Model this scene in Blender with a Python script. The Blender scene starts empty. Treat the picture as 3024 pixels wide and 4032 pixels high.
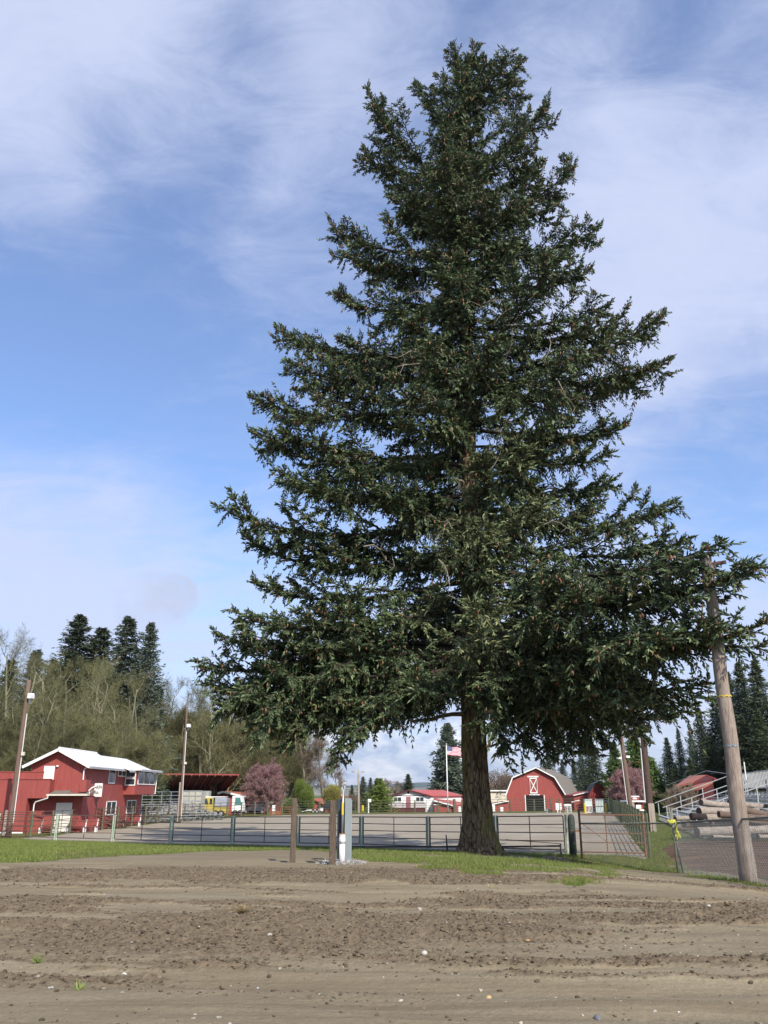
import bpy, bmesh, math, random
import numpy as np
from mathutils import Vector, Matrix
R = math.radians
rng = np.random.default_rng(7)
random.seed(7)
scene = bpy.context.scene
C = scene.collection

# ------------------------------------------------------------------ camera
F = 3261.0                      # focal length in photo pixels (3024 x 4032)
EYE = 2.95
PITCH = R(18.75)
cam_d = bpy.data.cameras.new('camera'); cam = bpy.data.objects.new('camera', cam_d); C.objects.link(cam)
cam.location = (0, 0, EYE); cam.rotation_euler = (R(90) + PITCH, 0, 0)
cam_d.sensor_fit = 'VERTICAL'; cam_d.sensor_height = 36; cam_d.lens = 36 * F / 4032
cam_d.clip_start = 0.1; cam_d.clip_end = 30000
scene.camera = cam
CP, SP = math.cos(PITCH), math.sin(PITCH)

def P(px, py, Y):
    """world point seen at photo pixel px,py when it stands Y metres away"""
    u = (px - 1512) / F; v = (2016 - py) / F
    k = Y / (CP - SP * v)
    return Vector((u * k, Y, EYE + (SP + CP * v) * k))

def GX(px, Y, Z=None):
    if Z is None: Z = 0
    return (px - 1512) / F * (Y * CP + (Z - EYE) * SP)

# ------------------------------------------------------------------ terrain
def smooth(a, b, x):
    t = np.clip((x - a) / (b - a), 0, 1); return t * t * (3 - 2 * t)
FX = [-45, -27.5, -22.5, -18, -12.97, -9.37, -1.3, 2.25, 8.3, 10.9, 14, 40]
FY = [64, 62.6, 60, 58, 55.4, 54.0, 49.3, 46.2, 39.3, 36.6, 36, 36]
def zarena(X, Y):
    z = np.interp(X, [-60, -12, 2, 10.5, 14, 30, 60], [-.1, -.12, .1, .45, .55, .75, .8])
    far = np.interp(X, [-60, -15, 5, 28, 60], [.0, .1, .22, .48, .6])
    t = smooth(60, 115, Y)
    z = z * (1 - t) + far * t
    t2 = smooth(128, 165, Y)
    z = z * (1 - t2) + (-.3) * t2
    return z - smooth(300, 6000, Y) * 12
def ground_z(X, Y):
    X = np.asarray(X, float); Y = np.asarray(Y, float)
    yf = np.interp(X, FX, FY)
    yp = Y * 45 / yf
    H = np.interp(yp, [-50, 0, 8, 15, 23, 30, 37, 41, 44, 47, 50], [1.05, 1.04, 1.02, 1.0, .9, .68, .38, .2, .05, .01, 0])
    za = zarena(X, Y)
    return za + H * (1.3 - za) - .43 * smooth(3, 10.5, X) * smooth(6, 23, Y) * smooth(37.5, 33, Y)
def G(x, y): return float(ground_z(x, y))
def V(x, y, dz=0): return Vector((x, y, G(x, y) + dz))
def on_ground(px, py):
    """where the ray through a pixel meets the terrain"""
    u = (px - 1512) / F; v = (2016 - py) / F
    d = Vector((u, CP - SP * v, SP + CP * v)); t = 3.0
    while t < 400:
        p = d * t
        if EYE + p.z <= G(p.x, p.y): break
        t *= 1.004
    return (d.x * t, d.y * t)

# ------------------------------------------------------------------ numpy noise
def vnoise(x, y, seed=0):
    xi = np.floor(x).astype(np.int64); yi = np.floor(y).astype(np.int64)
    fx = x - xi; fy = y - yi; fx = fx * fx * (3 - 2 * fx); fy = fy * fy * (3 - 2 * fy)
    def h(a, b):
        n = (a * 374761393 + b * 668265263 + seed * 974634777) & 0xffffffff
        n = ((n ^ (n >> 13)) * 1274126177) & 0xffffffff
        return ((n ^ (n >> 16)) & 0xffff) / 65535.0
    return (h(xi, yi) * (1 - fx) + h(xi + 1, yi) * fx) * (1 - fy) + (h(xi, yi + 1) * (1 - fx) + h(xi + 1, yi + 1) * fx) * fy
def fbm(x, y, o=4, seed=0):
    s = 0; a = .5
    for i in range(o):
        s = s + a * vnoise(x * 2 ** i, y * 2 ** i, seed + i * 17); a *= .5
    return s / (1 - .5 ** o)

# ------------------------------------------------------------------ materials
def new_mat(name):
    m = bpy.data.materials.new(name); m.use_nodes = True
    nt = m.node_tree; b = nt.nodes['Principled BSDF']
    return m, nt, b
def nd(nt, t, **kw):
    n = nt.nodes.new(t)
    for k, v in kw.items():
        if k.startswith('i_'): n.inputs[k[2:].replace('_', ' ')].default_value = v
        else: setattr(n, k, v)
    return n
def lnk(nt, a, b): nt.links.new(a, b)
def mix(nt, fac, a, b, kind='MIX'):
    n = nt.nodes.new('ShaderNodeMix'); n.data_type = 'RGBA'; n.blend_type = kind
    for s, v in ((0, fac), (6, a), (7, b)):
        if hasattr(v, 'is_linked') or isinstance(v, bpy.types.NodeSocket): nt.links.new(v, n.inputs[s])
        else: n.inputs[s].default_value = v if s == 0 else (*v[:3], 1)
    return n.outputs[2]
def ramp(nt, fac, a, b, c0=(0, 0, 0), c1=(1, 1, 1)):
    n = nt.nodes.new('ShaderNodeValToRGB'); n.color_ramp.elements[0].position = a; n.color_ramp.elements[1].position = b
    n.color_ramp.elements[0].color = (*c0, 1); n.color_ramp.elements[1].color = (*c1, 1)
    nt.links.new(fac, n.inputs[0]); return n.outputs[0]
def M(name, col, rough=.7, var=.15, scale=6, metal=0, bump=.0, bscale=40, stretch=(1, 1, 1), stain=None, stain_amt=.0, groove=0, gaxis='X', spec=.3):
    """plain painted / wooden / metal surface with mottling, optional stains and board grooves"""
    m, nt, b = new_mat(name)
    tc = nd(nt, 'ShaderNodeTexCoord'); mp = nd(nt, 'ShaderNodeMapping'); mp.inputs['Scale'].default_value = stretch
    lnk(nt, tc.outputs['Object'], mp.inputs[0])
    n1 = nd(nt, 'ShaderNodeTexNoise', i_Scale=scale, i_Detail=6.0, i_Roughness=.6); lnk(nt, mp.outputs[0], n1.inputs['Vector'])
    d = tuple(c * (1 - var) for c in col); l = tuple(min(1, c * (1 + var)) for c in col)
    c = ramp(nt, n1.outputs[0], .3, .7, d, l)
    if stain:
        n2 = nd(nt, 'ShaderNodeTexNoise', i_Scale=scale * 2.7, i_Detail=8.0, i_Roughness=.7); lnk(nt, mp.outputs[0], n2.inputs['Vector'])
        c = mix(nt, ramp(nt, n2.outputs[0], .62 - stain_amt * .3, .70 - stain_amt * .2), c, stain)
    lnk(nt, c, b.inputs['Base Color'])
    b.inputs['Roughness'].default_value = rough; b.inputs['Metallic'].default_value = metal
    b.inputs['Specular IOR Level'].default_value = spec
    h = None
    if bump:
        n3 = nd(nt, 'ShaderNodeTexNoise', i_Scale=bscale, i_Detail=5.0); lnk(nt, mp.outputs[0], n3.inputs['Vector']); h = n3.outputs[0]
    if groove:
        w = nd(nt, 'ShaderNodeTexWave', wave_type='BANDS', bands_direction='X', i_Scale=groove)
        if gaxis == 'XY':
            sx = nd(nt, 'ShaderNodeSeparateXYZ'); lnk(nt, tc.outputs['Object'], sx.inputs[0]); ad = nd(nt, 'ShaderNodeMath', operation='ADD'); lnk(nt, sx.outputs[0], ad.inputs[0]); lnk(nt, sx.outputs[1], ad.inputs[1])
            cx = nd(nt, 'ShaderNodeCombineXYZ'); lnk(nt, ad.outputs[0], cx.inputs[0]); lnk(nt, cx.outputs[0], w.inputs['Vector'])
        else: w.bands_direction = gaxis; lnk(nt, tc.outputs['Object'], w.inputs['Vector'])
        g = ramp(nt, w.outputs[1], .0, .18)
        h = g
    if h is not None:
        bn = nd(nt, 'ShaderNodeBump', i_Strength=bump if bump else .5, i_Distance=.03); lnk(nt, h, bn.inputs['Height']); lnk(nt, bn.outputs[0], b.inputs['Normal'])
    return m
def foliage_mat(name, cols, rough=.6, trans=.0, attr='tint'):
    """cols: list of (pos,colour) over the per-leaf tint attribute"""
    m, nt, b = new_mat(name)
    a = nd(nt, 'ShaderNodeAttribute', attribute_name=attr)
    n = nt.nodes.new('ShaderNodeValToRGB'); cr = n.color_ramp
    cr.elements[0].position = cols[0][0]; cr.elements[0].color = (*cols[0][1], 1)
    cr.elements[1].position = cols[-1][0]; cr.elements[1].color = (*cols[-1][1], 1)
    for p, c in cols[1:-1]:
        e = cr.elements.new(p); e.color = (*c, 1)
    lnk(nt, a.outputs['Fac'], n.inputs[0])
    oi = nd(nt, 'ShaderNodeObjectInfo'); hs = nd(nt, 'ShaderNodeHueSaturation')
    mr = nd(nt, 'ShaderNodeMapRange'); mr.inputs[3].default_value = .75; mr.inputs[4].default_value = 1.25
    lnk(nt, oi.outputs['Random'], mr.inputs[0]); lnk(nt, mr.outputs[0], hs.inputs['Value']); lnk(nt, n.outputs[0], hs.inputs['Color'])
    lnk(nt, hs.outputs[0], b.inputs['Base Color'])
    b.inputs['Roughness'].default_value = rough; b.inputs['Specular IOR Level'].default_value = .25
    return m

# ------------------------------------------------------------------ mesh building
class MB:
    def __init__(s): s.v = []; s.f = []
    def add(s, vs, fs):
        o = len(s.v); s.v += [tuple(v) for v in vs]; s.f += [tuple(i + o for i in f) for f in fs]; return s
    def box(s, c, d, rz=0, rot=None):
        c = Vector(c); h = Vector(d) / 2
        m = rot if rot is not None else Matrix.Rotation(rz, 3, 'Z')
        vs = [c + m @ Vector((sx * h.x, sy * h.y, sz * h.z)) for sz in (-1, 1) for sy in (-1, 1) for sx in (-1, 1)]
        return s.add(vs, [(0, 2, 3, 1), (4, 5, 7, 6), (0, 1, 5, 4), (2, 6, 7, 3), (0, 4, 6, 2), (1, 3, 7, 5)])
    def box2(s, a, b):      # from corner to corner
        a = Vector(a); b = Vector(b)
        return s.box((a + b) / 2, (abs(b.x - a.x), abs(b.y - a.y), abs(b.z - a.z)))
    def beam(s, a, b, w, h):  # rectangular bar from a to b (w across, h up)
        a = Vector(a); b = Vector(b); d = (b - a); L = d.length
        if L < 1e-6: return s
        y = d.normalized(); up = Vector((0, 0, 1))
        x = y.cross(up)
        if x.length < .05: x = Vector((1, 0, 0))
        x.normalize(); z = x.cross(y)
        m = Matrix((x, y, z)).transposed()
        return s.box((a + b) / 2, (w, L, h), rot=m)
    def tube(s, pts, rad, n=8, cap=True):
        pts = [Vector(p) for p in pts]; rad = rad if hasattr(rad, '__len__') else [rad] * len(pts)
        vs = []; fs = []
        ref = Vector((0, 0, 1)) if abs((pts[-1] - pts[0]).normalized().z) < .8 else Vector((1, 0, 0))
        for i, p in enumerate(pts):
            t = (pts[min(i + 1, len(pts) - 1)] - pts[max(i - 1, 0)]).normalized()
            x = t.cross(ref).normalized(); y = x.cross(t)
            for k in range(n):
                a = 2 * math.pi * k / n
                vs.append(p + (x * math.cos(a) + y * math.sin(a)) * rad[i])
        for i in range(len(pts) - 1):
            for k in range(n):
                k2 = (k + 1) % n
                fs.append((i * n + k, i * n + k2, (i + 1) * n + k2, (i + 1) * n + k))
        if cap: fs += [tuple(range(n - 1, -1, -1)), tuple((len(pts) - 1) * n + k for k in range(n))]
        return s.add(vs, fs)
    def prism(s, poly, off):   # polygon (3-D points) extruded along off
        n = len(poly); off = Vector(off); vs = [Vector(p) for p in poly] + [Vector(p) + off for p in poly]
        return s.add(vs, [tuple(range(n)), tuple(range(2 * n - 1, n - 1, -1))] + [(i, i + n, (i + 1) % n + n, (i + 1) % n) for i in range(n)])
    def sphere(s, c, r, seg=10, rings=6, sc=(1, 1, 1)):
        vs = [(c[0], c[1], c[2] + r * sc[2])]
        for i in range(1, rings):
            a = math.pi * i / rings
            for k in range(seg):
                b = 2 * math.pi * k / seg
                vs.append((c[0] + r * sc[0] * math.sin(a) * math.cos(b), c[1] + r * sc[1] * math.sin(a) * math.sin(b), c[2] + r * sc[2] * math.cos(a)))
        vs.append((c[0], c[1], c[2] - r * sc[2])); fs = []
        for k in range(seg): fs.append((0, 1 + k, 1 + (k + 1) % seg))
        for i in range(rings - 2):
            for k in range(seg):
                a = 1 + i * seg + k; b = 1 + i * seg + (k + 1) % seg
                fs.append((a, a + seg, b + seg, b))
        l = len(vs) - 1
        for k in range(seg): fs.append((l, l - seg + (k + 1) % seg, l - seg + k))
        return s.add(vs, fs)
    def build(s, name, mat, parent=None, smooth=False, bevel=0, **props):
        me = bpy.data.meshes.new(name)
        v = s.v
        if parent is not None and parent.type == 'EMPTY' or parent is not None:
            mw = world_of(parent).inverted(); v = [tuple(mw @ Vector(p)) for p in s.v]
        me.from_pydata(v, [], s.f)
        bm = bmesh.new(); bm.from_mesh(me); bmesh.ops.recalc_face_normals(bm, faces=bm.faces)
        if bevel: bmesh.ops.bevel(bm, geom=[e for e in bm.edges], offset=bevel, segments=1, affect='EDGES', clamp_overlap=True)
        bm.to_mesh(me); bm.free()
        if smooth:
            me.polygons.foreach_set('use_smooth', [True] * len(me.polygons))
        me.materials.append(mat)
        o = bpy.data.objects.new(name, me); C.objects.link(o)
        if parent is not None: o.parent = parent
        for k, val in props.items(): o[k] = val
        return o
def world_of(o):
    m = o.matrix_basis.copy() if False else Matrix.LocRotScale(o.location, o.rotation_euler, o.scale)
    return world_of(o.parent) @ m if o.parent else m
def npmesh(name, verts, faces, mat, parent=None, smooth=False, attrs=None, **props):
    """faces: (n,k) int array"""
    me = bpy.data.meshes.new(name); verts = np.asarray(verts, np.float32); faces = np.asarray(faces, np.int32)
    if parent is not None:
        mi = np.array(world_of(parent).inverted(), np.float32)
        verts = verts @ mi[:3, :3].T + mi[:3, 3]
    k = faces.shape[1]; n = len(faces)
    me.vertices.add(len(verts)); me.vertices.foreach_set('co', np.ascontiguousarray(verts).ravel())
    me.loops.add(n * k); me.loops.foreach_set('vertex_index', faces.ravel())
    me.polygons.add(n); me.polygons.foreach_set('loop_start', np.arange(0, n * k, k, dtype=np.int32))
    me.polygons.foreach_set('use_smooth', np.full(n, smooth))
    me.update(calc_edges=True)
    for an, av in (attrs or {}).items():
        a = me.attributes.new(an, 'FLOAT', 'POINT'); a.data.foreach_set('value', np.asarray(av, np.float32))
    me.materials.append(mat)
    o = bpy.data.objects.new(name, me); C.objects.link(o)
    if parent is not None: o.parent = parent
    for kk, val in props.items(): o[kk] = val
    return o
def thing(name, label, cat, loc=(0, 0, 0), rz=0, group=None):
    o = bpy.data.objects.new(name, None); C.objects.link(o); o.empty_display_size = .3
    o.location = loc; o.rotation_euler = (0, 0, rz); o['label'] = label; o['category'] = cat
    if group: o['group'] = group
    return o
def tag(o, label, cat, group=None):
    o['label'] = label; o['category'] = cat
    if group: o['group'] = group
    return o
def kids(o): return [c for c in C.objects if c.parent == o]
def copy_tree(o, parent=None, ch=None):
    c = o.copy(); C.objects.link(c); c.parent = parent
    for k in (ch if ch is not None else list(o.children)): copy_tree(k, c)
    return c
def text_part(txt, size, loc, rot, mat, parent, ext=.01, name='lettering', font_scale=1.0, **props):
    cu = bpy.data.curves.new(name, 'FONT'); cu.body = txt; cu.size = size; cu.extrude = ext; cu.align_x = 'CENTER'; cu.align_y = 'CENTER'
    cu.offset = size * .012
    o = bpy.data.objects.new(name, cu); C.objects.link(o)
    dg = bpy.context.evaluated_depsgraph_get(); me = bpy.data.meshes.new_from_object(o.evaluated_get(dg))
    bpy.data.objects.remove(o); me.materials.clear(); me.materials.append(mat)
    o = bpy.data.objects.new(name, me); C.objects.link(o)
    if parent is not None:
        o.parent = parent; mw = world_of(parent).inverted() @ Matrix.LocRotScale(Vector(loc), rot, Vector((font_scale, 1, 1)))
        l, r, s = mw.decompose(); o.location = l; o.rotation_euler = r.to_euler(); o.scale = s
    return o

def spindles(A, D, L, W, tint, sides=3, bulge=.35):
    """A base (n,3), D unit dir (n,3), L length, W half width -> verts, tris, tint per vert"""
    n = len(A)
    ref = rng.normal(size=(n, 3)); X = np.cross(D, ref); X /= np.linalg.norm(X, axis=1)[:, None] + 1e-9; Y = np.cross(D, X)
    vs = np.empty((n, sides + 2, 3), np.float32)
    vs[:, 0] = A; mid = A + D * (L * bulge)[:, None]
    for k in range(sides):
        a = 2 * math.pi * k / sides
        vs[:, 1 + k] = mid + (X * math.cos(a) + Y * math.sin(a)) * W[:, None]
    vs[:, sides + 1] = A + D * L[:, None]
    base = (np.arange(n) * (sides + 2))[:, None, None]
    t = []
    for k in range(sides):
        t += [(0, 1 + (k + 1) % sides, 1 + k), (sides + 1, 1 + k, 1 + (k + 1) % sides)]
    fs = np.array(t)[None] + base
    return vs.reshape(-1, 3), fs.reshape(-1, 3), np.repeat(tint, sides + 2)
def ribbons(A, B, ra, rb, tint, sides=3):
    """many straight tapered tubes A->B"""
    n = len(A); D = B - A; D = D / (np.linalg.norm(D, axis=1)[:, None] + 1e-9)
    ref = np.where(np.abs(D[:, 2:3]) > .9, np.array([[1., 0, 0]]), np.array([[0., 0, 1]]))
    X = np.cross(D, ref); X /= np.linalg.norm(X, axis=1)[:, None] + 1e-9; Y = np.cross(D, X)
    vs = np.empty((n, 2 * sides, 3), np.float32)
    for k in range(sides):
        a = 2 * math.pi * k / sides; o = X * math.cos(a) + Y * math.sin(a)
        vs[:, k] = A + o * np.asarray(ra)[:, None]; vs[:, sides + k] = B + o * np.asarray(rb)[:, None]
    t = [(k, (k + 1) % sides, sides + (k + 1) % sides, sides + k) for k in range(sides)]
    fs = np.array(t)[None] + (np.arange(n) * 2 * sides)[:, None, None]
    return vs.reshape(-1, 3), fs.reshape(-1, 4), np.repeat(tint, 2 * sides)
class Bag:
    def __init__(s): s.v = []; s.f = []; s.t = []; s.n = 0
    def add(s, vft):
        v, f, t = vft; s.v.append(v); s.f.append(f + s.n); s.t.append(t); s.n += len(v)
    def build(s, name, mat, parent=None, **kw):
        return npmesh(name, np.concatenate(s.v), np.concatenate(s.f), mat, parent, attrs={'tint': np.concatenate(s.t)}, **kw)

# ------------------------------------------------------------------ palette
m_red = M('red painted siding', (.30, .068, .058), .65, .16, 1.5, groove=2.6, gaxis='XY', bump=.6, stretch=(2.5, 2.5, .35))
m_redflat = M('faded red paint', (.29, .07, .06), .7, .2, 2, stain=(.22, .06, .05), stain_amt=.1)
m_redroof = M('red metal roof', (.43, .095, .08), .45, .1, 1)
m_orangeroof = M('weathered orange red roof', (.33, .115, .075), .6, .18, 1.5)
m_darkred = M('dark red timber and painted shade', (.085, .022, .024), .7, .15, 3)  # timber red; also paints shade on the grandstand roof and booth wall
m_white = M('white paint', (.78, .78, .75), .5, .05, 3, stain=(.6, .58, .52), stain_amt=.0)
m_cream = M('cream stucco', (.62, .57, .46), .8, .08, 2)
m_whroof = M('white corrugated metal roof', (.74, .74, .75), .4, .06, .8, groove=3.0, gaxis='Y', bump=.4, stain=(.5, .49, .47), stain_amt=.05)
m_grroof = M('grey brown shingles', (.17, .15, .125), .9, .25, 5, bump=.4)
m_glass = M('window glass', (.03, .04, .05), .08, .2, 2, spec=.8)
m_black = M('black parts and painted interior shade', (.012, .011, .011), .9, .2, 2)  # black parts; on openings it paints the unlit interior
m_galv = M('galvanised steel', (.42, .44, .45), .4, .15, 8, metal=.5)
m_alu = M('weathered aluminium plank', (.42, .42, .41), .45, .12, 6, metal=.3)
m_greenpipe = M('pale green painted pipe with rust', (.34, .42, .32), .6, .2, 9, stain=(.17, .09, .06), stain_amt=.15)
m_rustpipe = M('brown rusted pipe', (.12, .075, .055), .7, .25, 12, stain=(.13, .16, .11), stain_amt=.15)
m_rustgate = M('rusty gate pipe', (.2, .1, .06), .75, .3, 12, stain=(.12, .13, .09), stain_amt=.2)
m_black_pipe = M('black pipe rail', (.035, .032, .03), .6, .3, 9)
m_wood = M('weathered brown post', (.115, .085, .06), .85, .3, 4, bump=.8, bscale=9, stretch=(8, 8, .7), stain=(.25, .2, .16), stain_amt=.2)
m_polewood = M('brown utility pole', (.16, .105, .08), .85, .25, 4, bump=.6, bscale=10, stretch=(6, 6, .5))
m_palepole = M('pale utility pole', (.33, .28, .23), .85, .2, 4, bump=.5, bscale=10, stretch=(6, 6, .5))
m_yellow = M('yellow paint', (.68, .48, .05), .5, .08, 4)
m_conduit = M('white conduit', (.66, .66, .64), .5, .05, 4)
m_concrete = M('concrete', (.42, .4, .36), .9, .12, 4)
# ------------------------------------------------------------------ light and sky
SUN = Vector((.42, -.86, .80)).normalized()
EL = math.asin(SUN.z); AZ = math.atan2(SUN.x, SUN.y)
sd = bpy.data.lights.new('sun', 'SUN'); sd.energy = 4.2; sd.angle = R(.53); sd.color = (1, .93, .82)
so = bpy.data.objects.new('sun', sd); C.objects.link(so); so.rotation_euler = SUN.to_track_quat('Z', 'Y').to_euler(); so.location = (20, -40, 60)
scene.view_settings.view_transform = 'Standard'; scene.view_settings.look = 'None'; scene.view_settings.gamma = 1
scene.view_settings.use_curve_mapping = False; scene.view_settings.exposure = EXPO = .45
w = bpy.data.worlds.new('World'); scene.world = w; w.use_nodes = True; nt = w.node_tree
for n in list(nt.nodes): nt.nodes.remove(n)
out = nd(nt, 'ShaderNodeOutputWorld'); bg = nd(nt, 'ShaderNodeBackground'); bg.inputs[1].default_value = .1
lnk(nt, bg.outputs[0], out.inputs[0])
sky = nd(nt, 'ShaderNodeTexSky', sky_type='NISHITA', sun_disc=False, sun_elevation=EL, sun_rotation=AZ, altitude=50, air_density=1.0, dust_density=1.0, ozone_density=2.0)
tc = nd(nt, 'ShaderNodeTexCoord'); sep = nd(nt, 'ShaderNodeSeparateXYZ'); lnk(nt, tc.outputs['Generated'], sep.inputs[0])
def mth(op, a, b=None, c=None, clamp=False):
    n = nt.nodes.new('ShaderNodeMath'); n.operation = op; n.use_clamp = clamp
    for i, v in enumerate((a, b, c)):
        if v is None: continue
        if isinstance(v, bpy.types.NodeSocket): nt.links.new(v, n.inputs[i])
        else: n.inputs[i].default_value = v
    return n.outputs[0]
zz = mth('ADD', mth('MAXIMUM', sep.outputs[2], 0), .22)
com = nd(nt, 'ShaderNodeCombineXYZ'); lnk(nt, mth('DIVIDE', sep.outputs[0], zz), com.inputs[0]); lnk(nt, mth('DIVIDE', sep.outputs[1], zz), com.inputs[1])
def cloudnoise(scale, det, rough, sc=(1, 1, 1), rot=0, loc=(0, 0, 0), dist=0, vec=None):
    mp = nd(nt, 'ShaderNodeMapping'); mp.inputs['Scale'].default_value = sc; mp.inputs['Rotation'].default_value = (0, 0, rot); mp.inputs['Location'].default_value = loc
    lnk(nt, vec or com.outputs[0], mp.inputs[0])
    n = nd(nt, 'ShaderNodeTexNoise', i_Scale=scale, i_Detail=det, i_Roughness=rough, i_Distortion=dist); lnk(nt, mp.outputs[0], n.inputs['Vector']); return n.outputs[0]
def blob(px, py, ang, soft=1.0):
    """1 in the middle of a soft round patch of sky in this direction, 0 beyond ang degrees"""
    d = (P(px, py, 100) - Vector((0, 0, EYE))).normalized()
    v = nd(nt, 'ShaderNodeVectorMath', operation='DOT_PRODUCT'); lnk(nt, tc.outputs['Generated'], v.inputs[0]); v.inputs[1].default_value = d
    mr = nd(nt, 'ShaderNodeMapRange', interpolation_type='SMOOTHSTEP'); lnk(nt, v.outputs['Value'], mr.inputs[0])
    mr.inputs[1].default_value = math.cos(R(ang)); mr.inputs[2].default_value = 1 - (1 - math.cos(R(ang))) * (1 - soft) * .9
    return mr.outputs[0]
broad = cloudnoise(1.2, 8, .6, (1, 1.0, 1), .5, (3.1, 1.7, 0), .4)
fine = cloudnoise(5.0, 12, .70, (1, 1.9, 1), -.5, (0.4, .2, 0), .6)
base = mth('ADD', mth('MULTIPLY', broad, .55), mth('MULTIPLY', fine, .45))
# thin veil everywhere, thicker upper left, upper right and towards the horizon; blue openings on the left and right
for (px, py, ang, amt) in [(150, 250, 13, .20), (1100, 100, 12, .13), (2750, 700, 17, .20), (2300, 1500, 9, .10), (900, 700, 8, .05), (300, 2150, 10, .14), (2800, 2600, 8, .08),
                           (250, 1150, 12, -.13), (850, 330, 7, -.10), (650, 600, 7, -.09), (2850, 250, 7, -.14), (2950, 1950, 9, -.16), (800, 1500, 9, -.05), (60, 1550, 8, -.1), (2500, 50, 6, -.08)]:
    base = mth('ADD', base, mth('MULTIPLY', blob(px, py, ang), amt))
hz = nd(nt, 'ShaderNodeMapRange', interpolation_type='SMOOTHSTEP'); lnk(nt, sep.outputs[2], hz.inputs[0])
hz.inputs[1].default_value = .45; hz.inputs[2].default_value = .02; hz.inputs[3].default_value = 0; hz.inputs[4].default_value = .18
base = mth('ADD', base, hz.outputs[0])
veil = nd(nt, 'ShaderNodeMapRange', interpolation_type='SMOOTHSTEP'); lnk(nt, base, veil.inputs[0])
veil.inputs[1].default_value = .34; veil.inputs[2].default_value = .80; veil.inputs[3].default_value = .10; veil.inputs[4].default_value = .90
tint = nd(nt, 'ShaderNodeMix', data_type='RGBA', blend_type='MULTIPLY'); tint.inputs[0].default_value = 1
lnk(nt, sky.outputs[0], tint.inputs[6]); tint.inputs[7].default_value = (SKYT := (1.16, 1.36, 1.66, 1))
CLOUD = (5.0, 5.5, 7.3)
c = mix(nt, veil.outputs[0], tint.outputs[2], CLOUD)
# low cumulus bank near the horizon: bright heads, blue-grey bellies
band = cloudnoise(15, 9, .6, (1, 1, 3.2), 0, (0, 0, .35), .3, vec=tc.outputs['Generated'])
lowm = nd(nt, 'ShaderNodeMapRange', interpolation_type='SMOOTHSTEP'); lnk(nt, sep.outputs[2], lowm.inputs[0]); lowm.inputs[1].default_value = .16; lowm.inputs[2].default_value = .05
cum = mth('MULTIPLY', ramp(nt, band, .40, .50), mth('MULTIPLY', lowm.outputs[0], mth('MAXIMUM', blob(1600, 2920, 9, .4), .25)))
bell = cloudnoise(16, 6, .6, (1, 1, 2), 0, (1, 2, .3), 0, vec=tc.outputs['Generated'])
c = mix(nt, mth('MULTIPLY', cum, .9), c, mix(nt, ramp(nt, bell, .42, .6), (3.5, 4.5, 6.4), (8.6, 8.8, 9.4)))
g1 = mth('MULTIPLY', blob(600, 2385, 2.6, .3), ramp(nt, cloudnoise(9, 5, .6, (1, 1, 2), vec=tc.outputs['Generated']), .35, .62))
g2 = mth('MULTIPLY', blob(690, 2350, 1.7, .3), ramp(nt, cloudnoise(14, 5, .6, vec=tc.outputs['Generated']), .35, .6))
c = mix(nt, mth('MULTIPLY', mth('MAXIMUM', g1, g2), .9), c, (4.3, 4.8, 6.3))
lnk(nt, c, bg.inputs[0])

# ------------------------------------------------------------------ ground sheet
def inpoly(X, Y, poly):
    r = np.zeros(X.shape, bool); n = len(poly)
    for i in range(n):
        x1, y1 = poly[i]; x2, y2 = poly[(i + 1) % n]
        if y1 == y2: continue
        r ^= ((y1 > Y) != (y2 > Y)) & (X < (x2 - x1) * (Y - y1) / (y2 - y1) + x1)
    return r
_b = sorted(on_ground(*p) for p in [(0, 3405), (200, 3396), (500, 3376), (800, 3354), (1000, 3349), (1165, 3347), (1330, 3358), (1420, 3380), (1520, 3415), (1620, 3440), (1900, 3455), (2200, 3443), (2500, 3427), (2720, 3420), (2850, 3448), (3024, 3492)])
GBX = [-60] + [p[0] for p in _b] + [30]; GBY = [_b[0][1] - 1] + [p[1] for p in _b] + [_b[-1][1] - 4]
ARENA = [(-45, 64), (-27.5, 62.6), (-22.5, 60), (-18, 58), (-12.97, 55.4), (-9.37, 54.), (-1.3, 49.3), (2.25, 46.2), (8.3, 39.3), (10.7, 36.4), (30.6, 118.5), (8, 123.5), (-12.1, 122.5), (-15.4, 116.5), (-19.5, 106), (-23.2, 94), (-25.6, 62.5), (-45, 62.5)]
YARD = [on_ground(*p) for p in [(2790, 3432), (2640, 3372), (2610, 3340), (2690, 3312), (3100, 3306), (3300, 3306), (3300, 3520), (3024, 3470)]]
def masks(X, Y):
    nz = fbm(X * .8, Y * .5, 4, 5) - .5
    yb = np.interp(X, GBX, GBY)
    yf = np.interp(X, FX, FY)
    g = smooth(-.6, .9, (Y - yb) + nz * 5)
    worn = smooth(.50, .66, fbm(X * .45 + 31, Y * .30 + 17, 4, 71)) * .9
    g = g * (1 - worn * smooth(42, 36, Y) * (X > -4) - .5 * worn * (X <= -4))
    bare = np.exp(-(((X - 7.0) / 3.6) ** 2 + ((Y - 31.5) / 2.6) ** 2)) * 1.1
    g = g * (1 - smooth(.35, .75, bare + nz * .7))
    # straggling tufts on the bare soil in front of the right-hand grass
    g = np.maximum(g, .8 * smooth(.12, .2, nz) * smooth(-5.5, -1, Y - yb) * (X > 2))
    a = inpoly(X + nz * .5, Y + nz * .6, ARENA)
    y = inpoly(X + nz * 1.2, Y + nz * 1.2, YARD)
    g = np.where(a | y, 0, g)
    g = np.where((Y > yf + .2) & (~a) & (~y), np.maximum(.75, g), g)
    # worn grass of the far right yard
    return g, a.astype(float), y.astype(float)
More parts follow.
